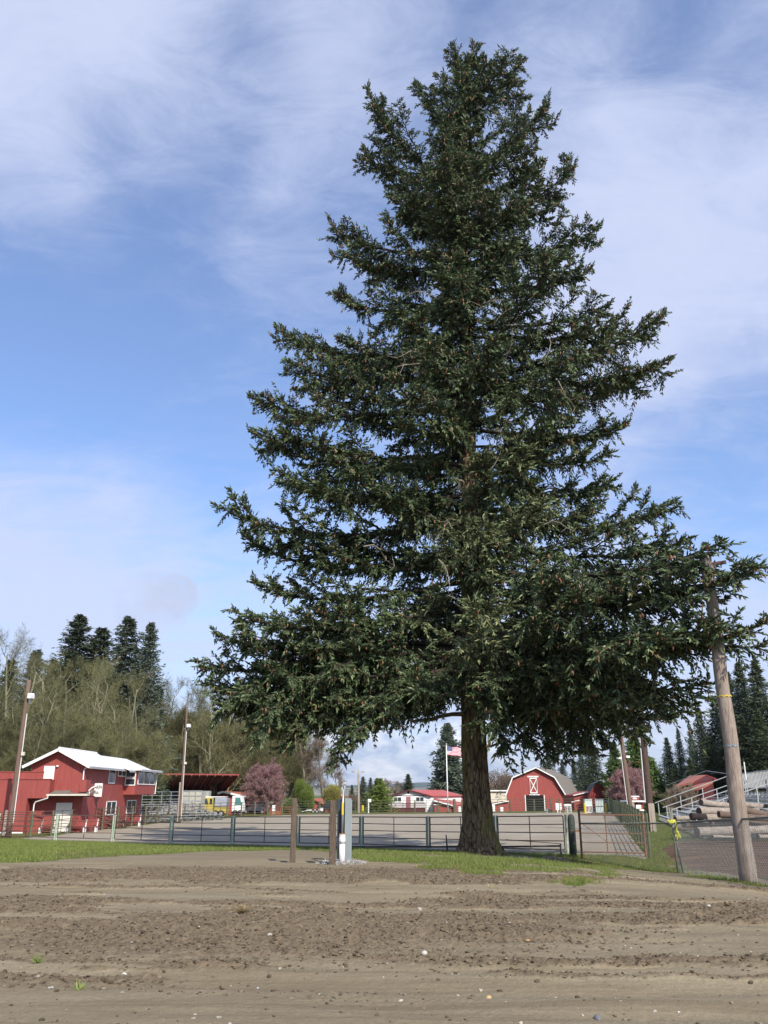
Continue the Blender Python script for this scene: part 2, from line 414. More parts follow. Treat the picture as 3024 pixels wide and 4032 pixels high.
def rough_mask(X, Y):
    t = Y + .045 * X + .35 * np.sin(X * .35 + 1.1)
    b = .55 * fbm(X * .09 + 3.3, t * .9 + 7.7, 3, 21) + .45 * fbm(X * .11 + 1.3, t * 2.7 + 2.7, 3, 61) + .30 * (fbm(X * .6, Y * .9, 4, 8) - .5)
    r = smooth(.50, .57, b)
    d1 = np.exp(-((t - 9.9 + .03 * X) / .16) ** 2) * (X > -2.2)       # windrow of clods along a tyre edge
    d2 = np.exp(-((t - 12.6) / .45) ** 2) * (X < 1.5) * smooth(.38, .55, fbm(X * .7, Y * 1.6, 3, 91))
    d3 = np.exp(-(((X - .9) / 1.7) ** 2 + ((Y - 11.6) / 1.3) ** 2))
    d4 = np.exp(-(((X + 2.0) / 3.2) ** 2 + ((Y - 10.7) / 1.2) ** 2))
    r = np.clip(np.maximum(r, np.maximum.reduce([d1, d2 * .9, d3 * 1.1, d4])), 0, 1)
    r = r * (1 - smooth(8.9, 8.0, Y) * .85)
    return r * smooth(24, 19, Y + .0 * X), t
def cells(X, Y, s):
    a = np.abs(vnoise(X * s, Y * s, 3) * 2 - 1); b = np.abs(vnoise(X * s * 2.1 + 5, Y * s * 2.1, 4) * 2 - 1)
    return (1 - a) * .65 + (1 - b) * .35
def relief(X, Y):
    r, t = rough_mask(X, Y)
    near = smooth(30, 20, Y)
    h = r * (cells(X, Y, 8.5) * .035 + cells(X + 9, Y + 3, 17) * .04 + cells(X + 4, Y + 13, 27) * .03 + vnoise(X * 2.2, Y * 2.2, 9) * .05 - .05)
    h += near * (.035 * (fbm(X * .6, t * 2.4, 3, 31) - .5) + .012 * (fbm(X * 9, Y * 9, 2, 12) - .5))
    h += near * .035 * np.sin(t * 7.5 + fbm(X * .3, Y * .3, 2, 5) * 5) * smooth(.35, .6, fbm(X * .15, t * .8, 2, 77))
    return h
def spaced(segs):
    o = []
    for a, b, s0, s1 in segs:
        x = a
        while x < b - 1e-6:
            o.append(x); t = (x - a) / (b - a); x += s0 * (1 - t) + s1 * t
    o.append(segs[-1][1]); return np.array(o)
ys = spaced([(-60, 0, 12, 1.5), (0, 6, 1.5, .1), (6, 12, .024, .035), (12, 20, .035, .06), (20, 30, .06, .16), (30, 66, .16, .5), (66, 170, .5, 4), (170, 1000, 6, 90), (1000, 14000, 200, 1500)])
xp = spaced([(0, 5, .03, .036), (5, 12, .036, .1), (12, 30, .12, .7), (30, 80, 1, 5), (80, 1000, 8, 90), (1000, 14000, 200, 1500)])
xs = np.concatenate([-xp[:0:-1], xp])
XX, YY = np.meshgrid(xs, ys)
GZ = ground_z(XX, YY) + np.where((YY < 32) & (np.abs(XX) < 14), relief(XX, YY), 0)
mg, ma, my = masks(XX, YY)
mr_, _t = rough_mask(XX, YY)
nx, ny = len(xs), len(ys)
idx = np.arange(nx * ny).reshape(ny, nx)
fc = np.stack([idx[:-1, :-1], idx[:-1, 1:], idx[1:, 1:], idx[1:, :-1]], -1).reshape(-1, 4)
def ground_material():
    m, nt, b = new_mat('earth, grass and arena sand')
    geo = nd(nt, 'ShaderNodeNewGeometry')
    def at(n): return nd(nt, 'ShaderNodeAttribute', attribute_name=n).outputs['Fac']
    def noi(s, d=6, r=.6, sc=(1, 1, 1)):
        mp = nd(nt, 'ShaderNodeMapping'); mp.inputs['Scale'].default_value = sc; lnk(nt, geo.outputs['Position'], mp.inputs[0])
        n = nd(nt, 'ShaderNodeTexNoise', i_Scale=s, i_Detail=d, i_Roughness=r); lnk(nt, mp.outputs[0], n.inputs['Vector']); return n.outputs[0]
    dry = mix(nt, ramp(nt, noi(1.1, 6, .6, (.35, 1.6, 1)), .3, .7), (.185, .152, .098), (.27, .225, .152))
    dry = mix(nt, ramp(nt, noi(25, 4), .4, .8), dry, (.18, .145, .094))
    moist = mix(nt, ramp(nt, noi(9, 6), .3, .7), (.098, .074, .048), (.18, .14, .094))
    dry = mix(nt, ramp(nt, noi(1.3, 8, .7, (.12, 3.2, 1)), .5, .66, (0, 0, 0), (.75, .75, .75)), dry, (.15, .118, .076)); dirt = mix(nt, ramp(nt, mix(nt, .35, at('rough'), noi(5.0)), .3, .6), dry, moist)
    arena = mix(nt, ramp(nt, noi(.35, 7, .65, (.4, 3.0, 1)), .3, .7), (.285, .24, .175), (.36, .31, .235))
    arena = mix(nt, ramp(nt, noi(1.6, 6, .7, (.25, 4, 1)), .42, .62), arena, (.24, .205, .158)); arena = mix(nt, ramp(nt, noi(.25, 6, .7, (1, 1, 1)), .5, .75), arena, (.36, .33, .28))
    yard = mix(nt, ramp(nt, noi(.7, 7, .65, (.5, 2, 1)), .35, .65), (.055, .030, .017), (.15, .088, .052))
    gr = mix(nt, ramp(nt, noi(1.3, 6), .3, .7), (.06, .085, .018), (.13, .14, .035))
    gr = mix(nt, ramp(nt, noi(.9, 6, .7), .48, .68), gr, (.15, .115, .055))
    gm = ramp(nt, mix(nt, .35, at('grass'), noi(7, 6, .7)), .42, .52)
    c = mix(nt, gm, dirt, gr)
    c = mix(nt, ramp(nt, at('arena'), .4, .6), c, arena); c = mix(nt, ramp(nt, at('yard'), .4, .6), c, yard)
    lnk(nt, c, b.inputs['Base Color']); b.inputs['Roughness'].default_value = .95; b.inputs['Specular IOR Level'].default_value = .1
    bn = nd(nt, 'ShaderNodeBump', i_Strength=.7, i_Distance=.03); lnk(nt, noi(18, 8, .7), bn.inputs['Height']); lnk(nt, bn.outputs[0], b.inputs['Normal'])
    return m
m_ground = ground_material()
npmesh('ground', np.stack([XX, YY, GZ], -1).reshape(-1, 3), fc, m_ground, smooth=False, kind='structure',
       attrs={'grass': mg.ravel(), 'arena': ma.ravel(), 'yard': my.ravel(), 'rough': mr_.ravel()})
def gz_fine(x, y): return ground_z(x, y) + relief(x, y)

# ------------------------------------------------------------------ loose soil, pebbles, grass
def rocks(n, xr, yr, size, name, mat, rough_only=False, flat=.6, label=None, cat=None, seed=1, pw=3.0, keep=None):
    g = np.random.default_rng(seed)
    y = yr[0] + (yr[1] - yr[0]) * g.random(n) ** 1.3; x = (g.random(n) * 2 - 1) * np.minimum(xr, y * .46 + .6)
    ok = np.ones(n, bool)
    if rough_only:
        r, _ = rough_mask(x, y); ok = g.random(n) < r * .95 + .02
    gm, am, ym = masks(x, y); ok &= (gm < .35) & (am < .5)
    if keep is not None: ok &= keep(x, y)
    x, y = x[ok], y[ok]; n = len(x)
    s = size[0] + (size[1] - size[0]) * g.random(n) ** pw
    ico = np.array([(0, 0, 1), (.89, 0, .45), (.28, .85, .45), (-.72, .53, .45), (-.72, -.53, .45), (.28, -.85, .45), (.72, .53, -.45), (-.28, .85, -.45), (-.89, 0, -.45), (-.28, -.85, -.45), (.72, -.53, -.45), (0, 0, -1)])
    f = np.array([(0, 1, 2), (0, 2, 3), (0, 3, 4), (0, 4, 5), (0, 5, 1), (1, 6, 2), (2, 7, 3), (3, 8, 4), (4, 9, 5), (5, 10, 1), (6, 7, 2), (7, 8, 3), (8, 9, 4), (9, 10, 5), (10, 6, 1), (11, 7, 6), (11, 8, 7), (11, 9, 8), (11, 10, 9), (11, 6, 10)])
    a = g.random(n) * 6.283; ca, sa = np.cos(a), np.sin(a)
    v = ico[None] * (1 + .9 * (g.random((n, 12, 1)) - .5)) * s[:, None, None] * np.stack([.7 + .6 * g.random(n), .7 + .5 * g.random(n), flat * (.7 + .6 * g.random(n))], -1)[:, None]
    vx = v[..., 0] * ca[:, None] - v[..., 1] * sa[:, None] + x[:, None]; vy = v[..., 0] * sa[:, None] + v[..., 1] * ca[:, None] + y[:, None]
    vz = v[..., 2] + (gz_fine(x, y) + s * flat * .35)[:, None]
    vs = np.stack([vx, vy, vz], -1).reshape(-1, 3); fs = (f[None] + (np.arange(n) * 12)[:, None, None]).reshape(-1, 3)
    o = npmesh(name, vs, fs, mat, attrs={'tint': np.repeat(g.random(n), 12)}, kind='stuff')
    return tag(o, label, cat)
m_clod = foliage_mat('moist soil clods', [(0, (.09, .067, .042)), (.6, (.15, .117, .078)), (1, (.23, .188, .13))], rough=.95)
m_peb = foliage_mat('pale pebbles', [(0, (.28, .25, .2)), (.6, (.40, .36, .30)), (.85, (.54, .52, .47)), (1, (.45, .31, .17))], rough=.7)
rocks(90000, 11, (6.2, 22), (.004, .026), 'soil_clods', m_clod, True, .6, 'crumbly dark soil clods churned up in bands across the foreground dirt', 'soil', seed=3, pw=3)
rocks(1300, 11, (6.2, 24), (.004, .022), 'pebbles', m_peb, False, .55, 'pale little pebbles scattered over the tilled dirt of the foreground', 'pebbles', seed=5, pw=4)
def stone(px, py, r, col, label, seed):
    x, y = on_ground(px, py); z = float(gz_fine(np.array([x]), np.array([y]))[0])
    g = np.random.default_rng(seed); mb = MB(); mb.sphere((0, 0, 0), r, 12, 8, (1.25, .9, .8))
    mb.v = [(v[0] * (1 + .12 * math.sin(v[1] * 60 + seed)), v[1], v[2] * (1 + .1 * math.cos(v[0] * 50))) for v in mb.v]
    o = mb.build('stone', M('stone surface', tuple(v * .72 for v in col), .7, .15, 30), smooth=True)
    o.location = (x, y, z + r * .15); o.rotation_euler = (0, 0, seed); tag(o, label, 'stone', 'stones lying on the dirt')
for i, (px, py, r, col, lb) in enumerate([
    (1062, 3692, .038, (.6, .54, .44), 'largest blocky cream stone on the dark churned soil left of centre'),
    (997, 3697, .026, (.6, .56, .47), 'small rounded cream stone just left of the largest blocky one'),
    (488, 3846, .024, (.66, .66, .62), 'whitish angular stone on the smooth dirt at lower left'),
    (1652, 3582, .042, (.42, .38, .31), 'flat oval tan stone on the dirt below the tree'),
    (2078, 3702, .022, (.62, .36, .14), 'orange rounded stone on the dirt right of centre'),
    (1925, 3938, .022, (.62, .44, .2), 'yellowish stone near the bottom edge beside the row of clods'),
    (2352, 4003, .032, (.2, .2, .21), 'dark grey oval stone near the bottom edge, right of centre'),
    (2228, 3795, .028, (.34, .32, .3), 'grey rounded stone among the dark clods right of centre'),
    (1672, 3787, .03, (.6, .56, .5), 'pale lumpy stone at the foot of the dark clods in the middle'),
    (2792, 3578, .036, (.6, .56, .47), 'white stone resting against a dark clod at the right')]): stone(px, py, r, col, lb, i + 2)
def grass_blades():
    g = np.random.default_rng(11); n = 300000
    y = 14 + 48 * g.random(n) ** .9; x = (g.random(n) * 2 - 1) * (y * .46 + 1)
    gm, am, ym = masks(x, y); nz = fbm(x * 7, y * 7, 3, 3)
    ok = (gm * .75 + nz * .5 + .25 * g.random(n) > .78) & (am < .5) & (ym < .5)
    x, y = x[ok], y[ok]; n = len(x)
    D = np.stack([g.normal(size=n) * .35, g.normal(size=n) * .35, np.ones(n)], -1); D /= np.linalg.norm(D, axis=1)[:, None]
    L = .035 + .075 * g.random(n) ** 2 * (.6 + fbm(x * .7, y * .7, 3, 9)); A = np.stack([x, y, ground_z(x, y) - .01], -1)
    t = np.clip(.55 * fbm(x * .6, y * .6, 3, 44) + .45 * g.random(n), 0, 1)
    v, f, t = spindles(A, D, L * 1.25, .006 + .004 * g.random(n), t)
    m = foliage_mat('grass blades', [(.15, (.26, .2, .09)), (.3, (.10, .12, .03)), (.6, (.125, .16, .035)), (1, (.19, .215, .06))], rough=.7)
    tag(npmesh('grass', v, f, m, attrs={'tint': t}, kind='stuff'), 'short bright green grass between the dirt and the arena fence', 'grass')
grass_blades()
def weed(px, py, label, n=26, h=.1):
    x, y = on_ground(px, py); z = float(gz_fine(np.array([x]), np.array([y]))[0])
    g = np.random.default_rng(px); D = np.stack([g.normal(size=n) * .6, g.normal(size=n) * .6, np.ones(n)], -1); D /= np.linalg.norm(D, axis=1)[:, None]
    v, f, t = spindles(np.stack([g.normal(size=n) * .02, g.normal(size=n) * .02, np.zeros(n)], -1), D, h * (.5 + .6 * g.random(n)), np.full(n, .004), g.random(n))
    o = npmesh('grass_tuft', v, f, foliage_mat('weed leaves', [(0, (.14, .2, .04)), (1, (.25, .32, .08))]), attrs={'tint': t}); o.location = (x, y, z)
    tag(o, label, 'grass tuft')
weed(145, 3812, 'lone bright grass tuft at the edge of the churned soil, lower left')
weed(310, 3905, 'thin sparse grass tuft on the smooth dirt near the bottom left', 14, .1)
# straw-like clump of roots
x, y = on_ground(950, 3606); g = np.random.default_rng(4); n = 160
D = g.normal(size=(n, 3)); D[:, 2] = np.abs(D[:, 2]) * .6; D /= np.linalg.norm(D, axis=1)[:, None]
v, f, t = spindles(g.normal(size=(n, 3)) * .02 + np.array([0, 0, .03]), D, .05 + .1 * g.random(n), np.full(n, .004), g.random(n))
o = npmesh('root_clump', v, f, foliage_mat('dry roots', [(0, (.16, .11, .06)), (1, (.42, .33, .17))]), attrs={'tint': t}); o.location = (x, y, float(gz_fine(np.array([x]), np.array([y]))[0]))
tag(o, 'straw-coloured clump of dry roots lying on the dirt', 'root clump')
# pebble bed round the water pipe
g = np.random.default_rng(9)
cx_, cy_ = on_ground(1345, 3400)
m_gravel = foliage_mat('white gravel', [(0, (.2, .19, .17)), (.5, (.36, .34, .31)), (1, (.6, .59, .57))], rough=.8)
n = 900; a = g.random(n) * 6.283; rr = np.sqrt(g.random(n)); gx_ = cx_ + rr * np.cos(a) * .68; gy_ = cy_ + rr * np.sin(a) * .9
D = g.normal(size=(n, 3)); D /= np.linalg.norm(D, axis=1)[:, None]
v, f, t = spindles(np.stack([gx_, gy_, ground_z(gx_, gy_) + .01 + .05 * (1 - rr ** 2)], -1), D, .03 + .03 * g.random(n), .012 + .012 * g.random(n), g.random(n), 4, .5)
tag(npmesh('gravel', v, f, m_gravel, attrs={'tint': t}, kind='stuff'), 'patch of white gravel round the foot of the water pipe', 'gravel')

# ------------------------------------------------------------------ distant hills
def hills(name, Y, D, prof, mat, seed, base=-14):
    xs_ = np.linspace(-Y * .9, Y * .9, 240); rows = 12
    top = np.interp(xs_ / Y, [p[0] for p in prof], [p[1] for p in prof]) * Y * (1 + .10 * (fbm(xs_ / Y * 22, xs_ * 0, 4, seed) - .5))
    V_ = []
    for j in range(rows):
        t = j / (rows - 1); s = math.sin(min(1, t * 1.25) * math.pi / 2) if t < .8 else math.cos((t - .8) / .2 * math.pi / 2)
        V_.append(np.stack([xs_ + 0 * t, np.full(240, Y + D * t) + 60 * fbm(xs_ / 300, xs_ * 0 + t * 3, 3, seed), base + (top - base) * s * (1 + .06 * (fbm(xs_ / 200, xs_ * 0 + t * 6, 3, seed + 2) - .5))], -1))
    i2 = np.arange(240 * rows).reshape(rows, 240)
    f_ = np.stack([i2[:-1, :-1], i2[:-1, 1:], i2[1:, 1:], i2[1:, :-1]], -1).reshape(-1, 4)
    return npmesh(name, np.concatenate(V_), f_, mat, smooth=True, kind='structure')
m_hill = M('wooded hillside', (.04, .06, .04), .95, .4, .004)
m_bluff = M('pale bluff and fields', (.25, .22, .16), .95, .35, .006, stain=(.05, .08, .04), stain_amt=.5)
def el(py): return (3123 - py) / 3637.0     # tangent of elevation for a pixel row
hills('far_hills', 7000, 3000, [(-1, el(3085)), (-.06, el(3082)), (0, el(3076)), (.03, el(3067)), (.07, el(3065)), (.12, el(3074)), (.2, el(3078)), (1, el(3080))], m_hill, 3)
hills('near_hills', 4600, 1200, [(-1, el(3096)), (-.05, el(3096)), (.0, el(3092)), (.045, el(3094)), (.07, el(3090)), (.3, el(3086)), (1, el(3090))], m_bluff, 8)
# ------------------------------------------------------------------ the big spruce
TY = 36.0
tr_px = [(1880, 3375), (1879, 3181), (1866, 2900), (1858, 2700), (1852, 2300), (1846, 1800), (1838, 1300), (1826, 850), (1834, 450), (1852, 300), (1860, 150)]
TP = [P(a, b, TY) for a, b in tr_px]; TP[0].z = G(TP[0].x, TP[0].y) - .3
TZ = [p.z for p in TP]; TX = [p.x for p in TP]
def trunk_at(z): return Vector((float(np.interp(z, TZ, TX)), TY, z))
def trunk_r(z): return float(np.interp(z, [0.2, 1, 1.8, 3, 7, 12, 25, 38, 42.5, 44], [.95, .72, .60, .535, .47, .40, .27, .12, .03, .01]))
def zpx(py): return P(1850, py, TY).z
spruce = thing('spruce_tree', 'huge old spruce with drooping dark green boughs and brown cones, beside the arena fence', 'tree', (TP[0].x, TY, G(TP[0].x, TY)))
m_bark, nt, b = new_mat('furrowed mossy bark')
tcn = nd(nt, 'ShaderNodeTexCoord'); mp = nd(nt, 'ShaderNodeMapping'); mp.inputs['Scale'].default_value = (1, 1, .28); lnk(nt, tcn.outputs['Object'], mp.inputs[0])
n1 = nd(nt, 'ShaderNodeTexNoise', i_Scale=5.0, i_Detail=8.0, i_Roughness=.65, i_Distortion=.6); lnk(nt, mp.outputs[0], n1.inputs['Vector'])
vo = nd(nt, 'ShaderNodeTexVoronoi', feature='DISTANCE_TO_EDGE', i_Scale=7.0); mp2 = nd(nt, 'ShaderNodeMapping'); mp2.inputs['Scale'].default_value = (1, 1, .22)
lnk(nt, tcn.outputs['Object'], mp2.inputs[0]); mixv = nd(nt, 'ShaderNodeMix', data_type='RGBA'); mixv.inputs[0].default_value = .12; lnk(nt, mp2.outputs[0], mixv.inputs[6]); lnk(nt, n1.outputs[1], mixv.inputs[7]); lnk(nt, mixv.outputs[2], vo.inputs['Vector'])
c = ramp(nt, n1.outputs[0], .32, .68, (.095, .068, .04), (.28, .205, .125))
c = mix(nt, ramp(nt, vo.outputs[0], .0, .12, (1, 1, 1), (0, 0, 0)), c, (.028, .02, .014))
n2 = nd(nt, 'ShaderNodeTexNoise', i_Scale=1.6, i_Detail=6.0); lnk(nt, mp.outputs[0], n2.inputs['Vector'])
c = mix(nt, ramp(nt, n2.outputs[0], .52, .66, (0, 0, 0), (.8, .8, .8)), c, (.19, .17, .05))
n4 = nd(nt, 'ShaderNodeTexNoise', i_Scale=2.7, i_Detail=6.0); mp3 = nd(nt, 'ShaderNodeMapping'); mp3.inputs['Location'].default_value = (4, 2, 7); mp3.inputs['Scale'].default_value = (1, 1, .35); lnk(nt, tcn.outputs['Object'], mp3.inputs[0]); lnk(nt, mp3.outputs[0], n4.inputs['Vector'])
c = mix(nt, ramp(nt, n4.outputs[0], .6, .7, (0, 0, 0), (.7, .7, .7)), c, (.3, .26, .2))
lnk(nt, c, b.inputs['Base Color']); b.inputs['Roughness'].default_value = .95; b.inputs['Specular IOR Level'].default_value = .1
bn = nd(nt, 'ShaderNodeBump', i_Strength=.9, i_Distance=.05); lnk(nt, ramp(nt, vo.outputs[0], 0, .3), bn.inputs['Height']); lnk(nt, bn.outputs[0], b.inputs['Normal'])
# trunk: ribbed tube with a flare of roots
NS = 96; zs = np.concatenate([np.linspace(TZ[0], 4, 60), np.linspace(4.1, 12, 70), np.linspace(12.4, 43.2, 70)])
th = np.linspace(0, 2 * math.pi, NS, endpoint=False)
ZZ, TH = np.meshgrid(zs, th, indexing='ij')
rad = np.array([trunk_r(z) for z in zs])[:, None] * np.ones(NS)
gb = G(TP[0].x, TY)
hh = np.clip(ZZ - gb, 0, None)
flare = np.exp(-hh / .55)
lobes = .42 * flare * np.clip(np.cos(TH - R(-25)) ** 5, 0, 1) + .16 * flare * np.clip(np.cos(TH - R(200)), 0, 1) ** 3 + .14 * flare * np.clip(np.cos(TH - R(-95)), 0, 1) ** 4 + .2 * flare * np.clip(np.cos(TH - R(60)), 0, 1) ** 3
fur = (fbm(TH * 6 / 6.283 * 4 + .3 * ZZ, ZZ * .7, 4, 3) - .5)
wrap = 1 - np.abs(np.mod(TH / 6.283, 1) * 2 - 1)
ridg = np.abs(vnoise(np.cos(TH) * 7 + 20 + .5 * np.sin(ZZ * 1.3), np.sin(TH) * 7 + ZZ * .55, 5) - .5) + .6 * np.abs(vnoise(np.cos(TH) * 15 + 20, np.sin(TH) * 15 + ZZ * 1.3, 6) - .5)
rad = rad * (1 + .26 * (ridg - .3) * np.interp(ZZ, [0, 8, 20, 43], [1, .9, .6, .2])) + lobes
tx = np.interp(zs, TZ, TX)[:, None]
VV = np.stack([tx + rad * np.cos(TH), TY + rad * np.sin(TH), ZZ], -1).reshape(-1, 3)
ii = np.arange(len(zs) * NS).reshape(len(zs), NS); jj = np.roll(ii, -1, 1)
npmesh('trunk', VV, np.stack([ii[:-1], jj[:-1], jj[1:], ii[1:]], -1).reshape(-1, 4), m_bark, spruce, smooth=True)

leaf = Bag(); wood = Bag(); cone = Bag(); dead = Bag()
UP = np.array([0, 0, 1.])
def nrm(a): return a / (np.linalg.norm(a, axis=-1, keepdims=True) + 1e-9)
def limb(p0, p1, p2, p3, r0, dens=1.0, hang=.5, bare=.15, olive=0.0, blen=1.0, conep=1.0, sub=True):
    """cubic limb from the trunk (p0) to the tip (p3) clothed with sprays of needled twigs"""
    g = rng
    p0, p1, p2, p3 = [np.array(p, float) for p in (p0, p1, p2, p3)]
    def cur(s):
        s = np.asarray(s)[..., None]; return (1 - s) ** 3 * p0 + 3 * s * (1 - s) ** 2 * p1 + 3 * s * s * (1 - s) * p2 + s ** 3 * p3
    def tan(s):
        s = np.asarray(s)[..., None]; return nrm(3 * (1 - s) ** 2 * (p1 - p0) + 6 * s * (1 - s) * (p2 - p1) + 3 * s * s * (p3 - p2) + 1e-6)
    L = np.linalg.norm(np.diff(cur(np.linspace(0, 1, 12)), axis=0), axis=1).sum()
    ss = np.linspace(0, 1, 10); pp = cur(ss); wig = g.normal(size=pp.shape) * .05 * min(L / 6, 1); wig[0] = wig[-1] = 0; pp = pp + wig
    rr = r0 * (1 - ss) ** .8 + .012
    wood.add(ribbons(pp[:-1], pp[1:], rr[:-1], rr[1:], g.random(9) * .4, 5))
    if sub and L > 2.2:
        ns = int(L * .95 + g.random()); sgn = 1 if g.random() < .5 else -1
        for q_ in range(ns):
            sq = .26 + .66 * (q_ + g.random()) / ns; b0 = cur(sq); t0 = tan(sq); n0 = nrm(np.cross(t0, UP)); sgn = -sgn
            ls = (.55 + .40 * (1 - sq) * L) * (.65 + .6 * g.random()); ls = min(ls, 4.2)
            an = R(28) + R(26) * g.random(); w0 = np.cross(n0, t0); ro = g.normal() * R(38) + R(8); d0 = nrm(t0 * math.cos(an) + (n0 * sgn * math.cos(ro) + w0 * math.sin(ro)) * math.sin(an)); lift = (g.random() - .3) * .35
            e_ = b0 + d0 * ls + UP * ls * lift
            limb(b0, b0 + d0 * ls * .33 + UP * ls * lift * .2, b0 + d0 * ls * .72 + UP * (ls * lift * .5 - .10 * ls), e_, .012 + ls * .008, dens=dens, hang=hang, bare=.05, olive=olive, blen=blen, conep=conep, sub=False)
    nb = max(7, int(L * (7.0 if L > 2.2 else 9.2) * dens)); s = bare + (1 - bare) * (np.arange(nb) + g.random(nb) * .8) / nb; s = np.clip(s, 0, .995)
    side = np.where(np.arange(nb) % 2 == 0, 1., -1.)
    B = cur(s); T = tan(s); N = nrm(np.cross(T, UP)); W = np.cross(N, T)
    out = (1 - s) * L
    lb = np.minimum(.42 + out * .3, 1.05) * (.5 + .7 * g.random(nb)) * (1 + .6 * (g.random(nb) < .1)) * blen * np.clip(.45 + s * 1.6, .45, 1)
    hg = (g.random(nb) < hang * np.clip(1.25 - s, .1, 1)).astype(float)
    ang = R(38) + R(30) * g.random(nb)
    d = T * np.cos(ang)[:, None] + N * (side * np.sin(ang))[:, None] + W * (g.normal(size=nb) * .28)[:, None]
    d = d + np.outer(hg, [0, 0, -1.]) * (.4 + .7 * g.random(nb))[:, None] + UP * ((s > .55) * .45 * g.random(nb))[:, None]
    d = nrm(d); droop = .02 + .38 * g.random(nb) * (1 - .7 * s) + hg * .35
    m = 8
    t = (np.arange(m) + .6) / m
    def bpos(t):   # (nb,m,3)
        return B[:, None] + d[:, None] * (lb[:, None] * t)[..., None] - UP * (droop[:, None] * lb[:, None] * t ** 2)[..., None]
    tj = np.clip(t[None] + (g.random((nb, m)) - .5) * .08, .02, 1)
    X0 = bpos(tj); TT = nrm(d[:, None] - UP * (2 * droop[:, None] * tj)[..., None])
    pr = nrm(np.cross(TT, UP) + g.normal(size=TT.shape) * .35)
    keep_len = np.clip(lb / .9, .35, 1.6)
    A_, D_, L_, T_ = [], [], [], []
    for sg in (1, -1):
        dd = nrm(TT * .75 + pr * (.62 * sg) - UP * (.12 + .28 * g.random((nb, m, 1))) * (1 - .6 * s)[:, None, None] + g.normal(size=TT.shape) * .14)
        ll = (.17 + .25 * (1 - tj) * keep_len[:, None]) * (.7 + .6 * g.random((nb, m)))
        A_.append(X0.reshape(-1, 3)); D_.append(dd.reshape(-1, 3)); L_.append(ll.ravel())
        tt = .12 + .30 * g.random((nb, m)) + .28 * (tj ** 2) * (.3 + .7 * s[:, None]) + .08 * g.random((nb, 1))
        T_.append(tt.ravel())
    # end twigs and the twigs that clothe the limb itself
    e = bpos(np.full((nb, 1), .93))[:, 0]; A_.append(e); D_.append(nrm(d - UP * (1.6 * droop)[:, None] + g.normal(size=d.shape) * .1)); L_.append(.22 + .16 * g.random(nb)); T_.append(.4 + .3 * g.random(nb))
    nl = int(L * 9 * dens); s2 = np.clip(bare + (1 - bare) * g.random(nl) ** .8, 0, 1); a2 = cur(s2); n2_ = nrm(np.cross(tan(s2), UP))
    A_.append(a2); D_.append(nrm(tan(s2) * .8 + n2_ * g.normal(size=(nl, 1)) * .8 + UP * (.25 * g.normal(size=(nl, 1)) + .25 * (s2 > .75)[:, None]))); L_.append(.2 + .22 * g.random(nl)); T_.append(.35 + .4 * g.random(nl) * s2)
    A = np.concatenate(A_); D = np.concatenate(D_); LL = np.concatenate(L_); TN = np.clip(np.concatenate(T_), 0, .78)
    if olive: TN = np.where(g.random(len(TN)) < olive, .86 + .14 * g.random(len(TN)), TN)
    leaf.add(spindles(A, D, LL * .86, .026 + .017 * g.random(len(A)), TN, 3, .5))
    # the stalks
    q = bpos(np.repeat(np.array([[0, .5, .95]]), nb, 0))
    wood.add(ribbons(q[:, 0], q[:, 1], np.full(nb, .016), np.full(nb, .010), np.full(nb, .3), 3)); wood.add(ribbons(q[:, 1], q[:, 2], np.full(nb, .010), np.full(nb, .005), np.full(nb, .3), 3))
    # cones hang in bunches near the outer ends
    nc = g.poisson(L * 4.4 * conep)
    if nc:
        k = g.integers(0, nb, nc); ok = s[k] > .45; k = k[ok]; nc = len(k)
        if nc:
            c0 = bpos(np.clip(.35 + .6 * g.random((nb, 1)), 0, 1))[:, 0][k] + g.normal(size=(nc, 3)) * .05
            cone.add(spindles(c0, nrm(np.array([0, 0, -1.]) + g.normal(size=(nc, 3)) * .18), .15 + .07 * g.random(nc), np.full(nc, .032), g.random(nc), 5, .45))
    return L

def to_tip(tx, ty, ry, Yt=TY, sag=.12, up=.18, **kw):
    """a limb from the trunk at photo row ry to a tip seen at tx,ty"""
    tip = P(tx, ty, Yt); root = trunk_at(zpx(ry)); v = tip - root; L = v.length
    h = Vector((v.x, v.y, 0)); hl = h.length
    p1 = root + h * .33 + Vector((0, 0, v.z * .33 - L * sag * .6)); p2 = root + h * .72 + Vector((0, 0, v.z * .62 - L * (sag * .5 + up * .6)))
    limb(root, p1, p2, tip, .03 + L * .0095, **kw)
left = [(1790, 205, 420), (1745, 300, 520), (1910, 235, 430), (1650, 335, 560), (1440, 345, 800), (1425, 590, 860), (1530, 770, 900), (1300, 885, 1040), (1345, 985, 1100), (1310, 1160, 1240), (1085, 1290, 1390), (1120, 1415, 1480), (985, 1565, 1590), (985, 1700, 1830), (1100, 1695, 1790),
        (1070, 1840, 1980), (855, 1990, 2060), (955, 2110, 2230), (1000, 2290, 2290), (915, 2405, 2380), (850, 2490, 2440), (770, 2600, 2520), (800, 2690, 2570), (860, 2780, 2560), (1010, 2830, 2600), (1330, 1330, 1420), (1200, 1500, 1560), (1190, 1880, 1950), (1250, 2150, 2200)]
right = [(2050, 240, 480), (1985, 245, 430), (2150, 395, 690), (2100, 570, 720), (2140, 640, 790), (2265, 655, 900), (2200, 800, 900), (2360, 900, 1040), (2330, 1060, 1150), (2400, 1200, 1300), (2425, 1265, 1330), (2620, 1225, 1480), (2640, 1410, 1500), (2500, 1500, 1550),
         (2470, 1665, 1690), (2395, 1790, 1800), (2425, 1885, 1930), (2655, 1975, 2060), (2715, 2120, 2140)]
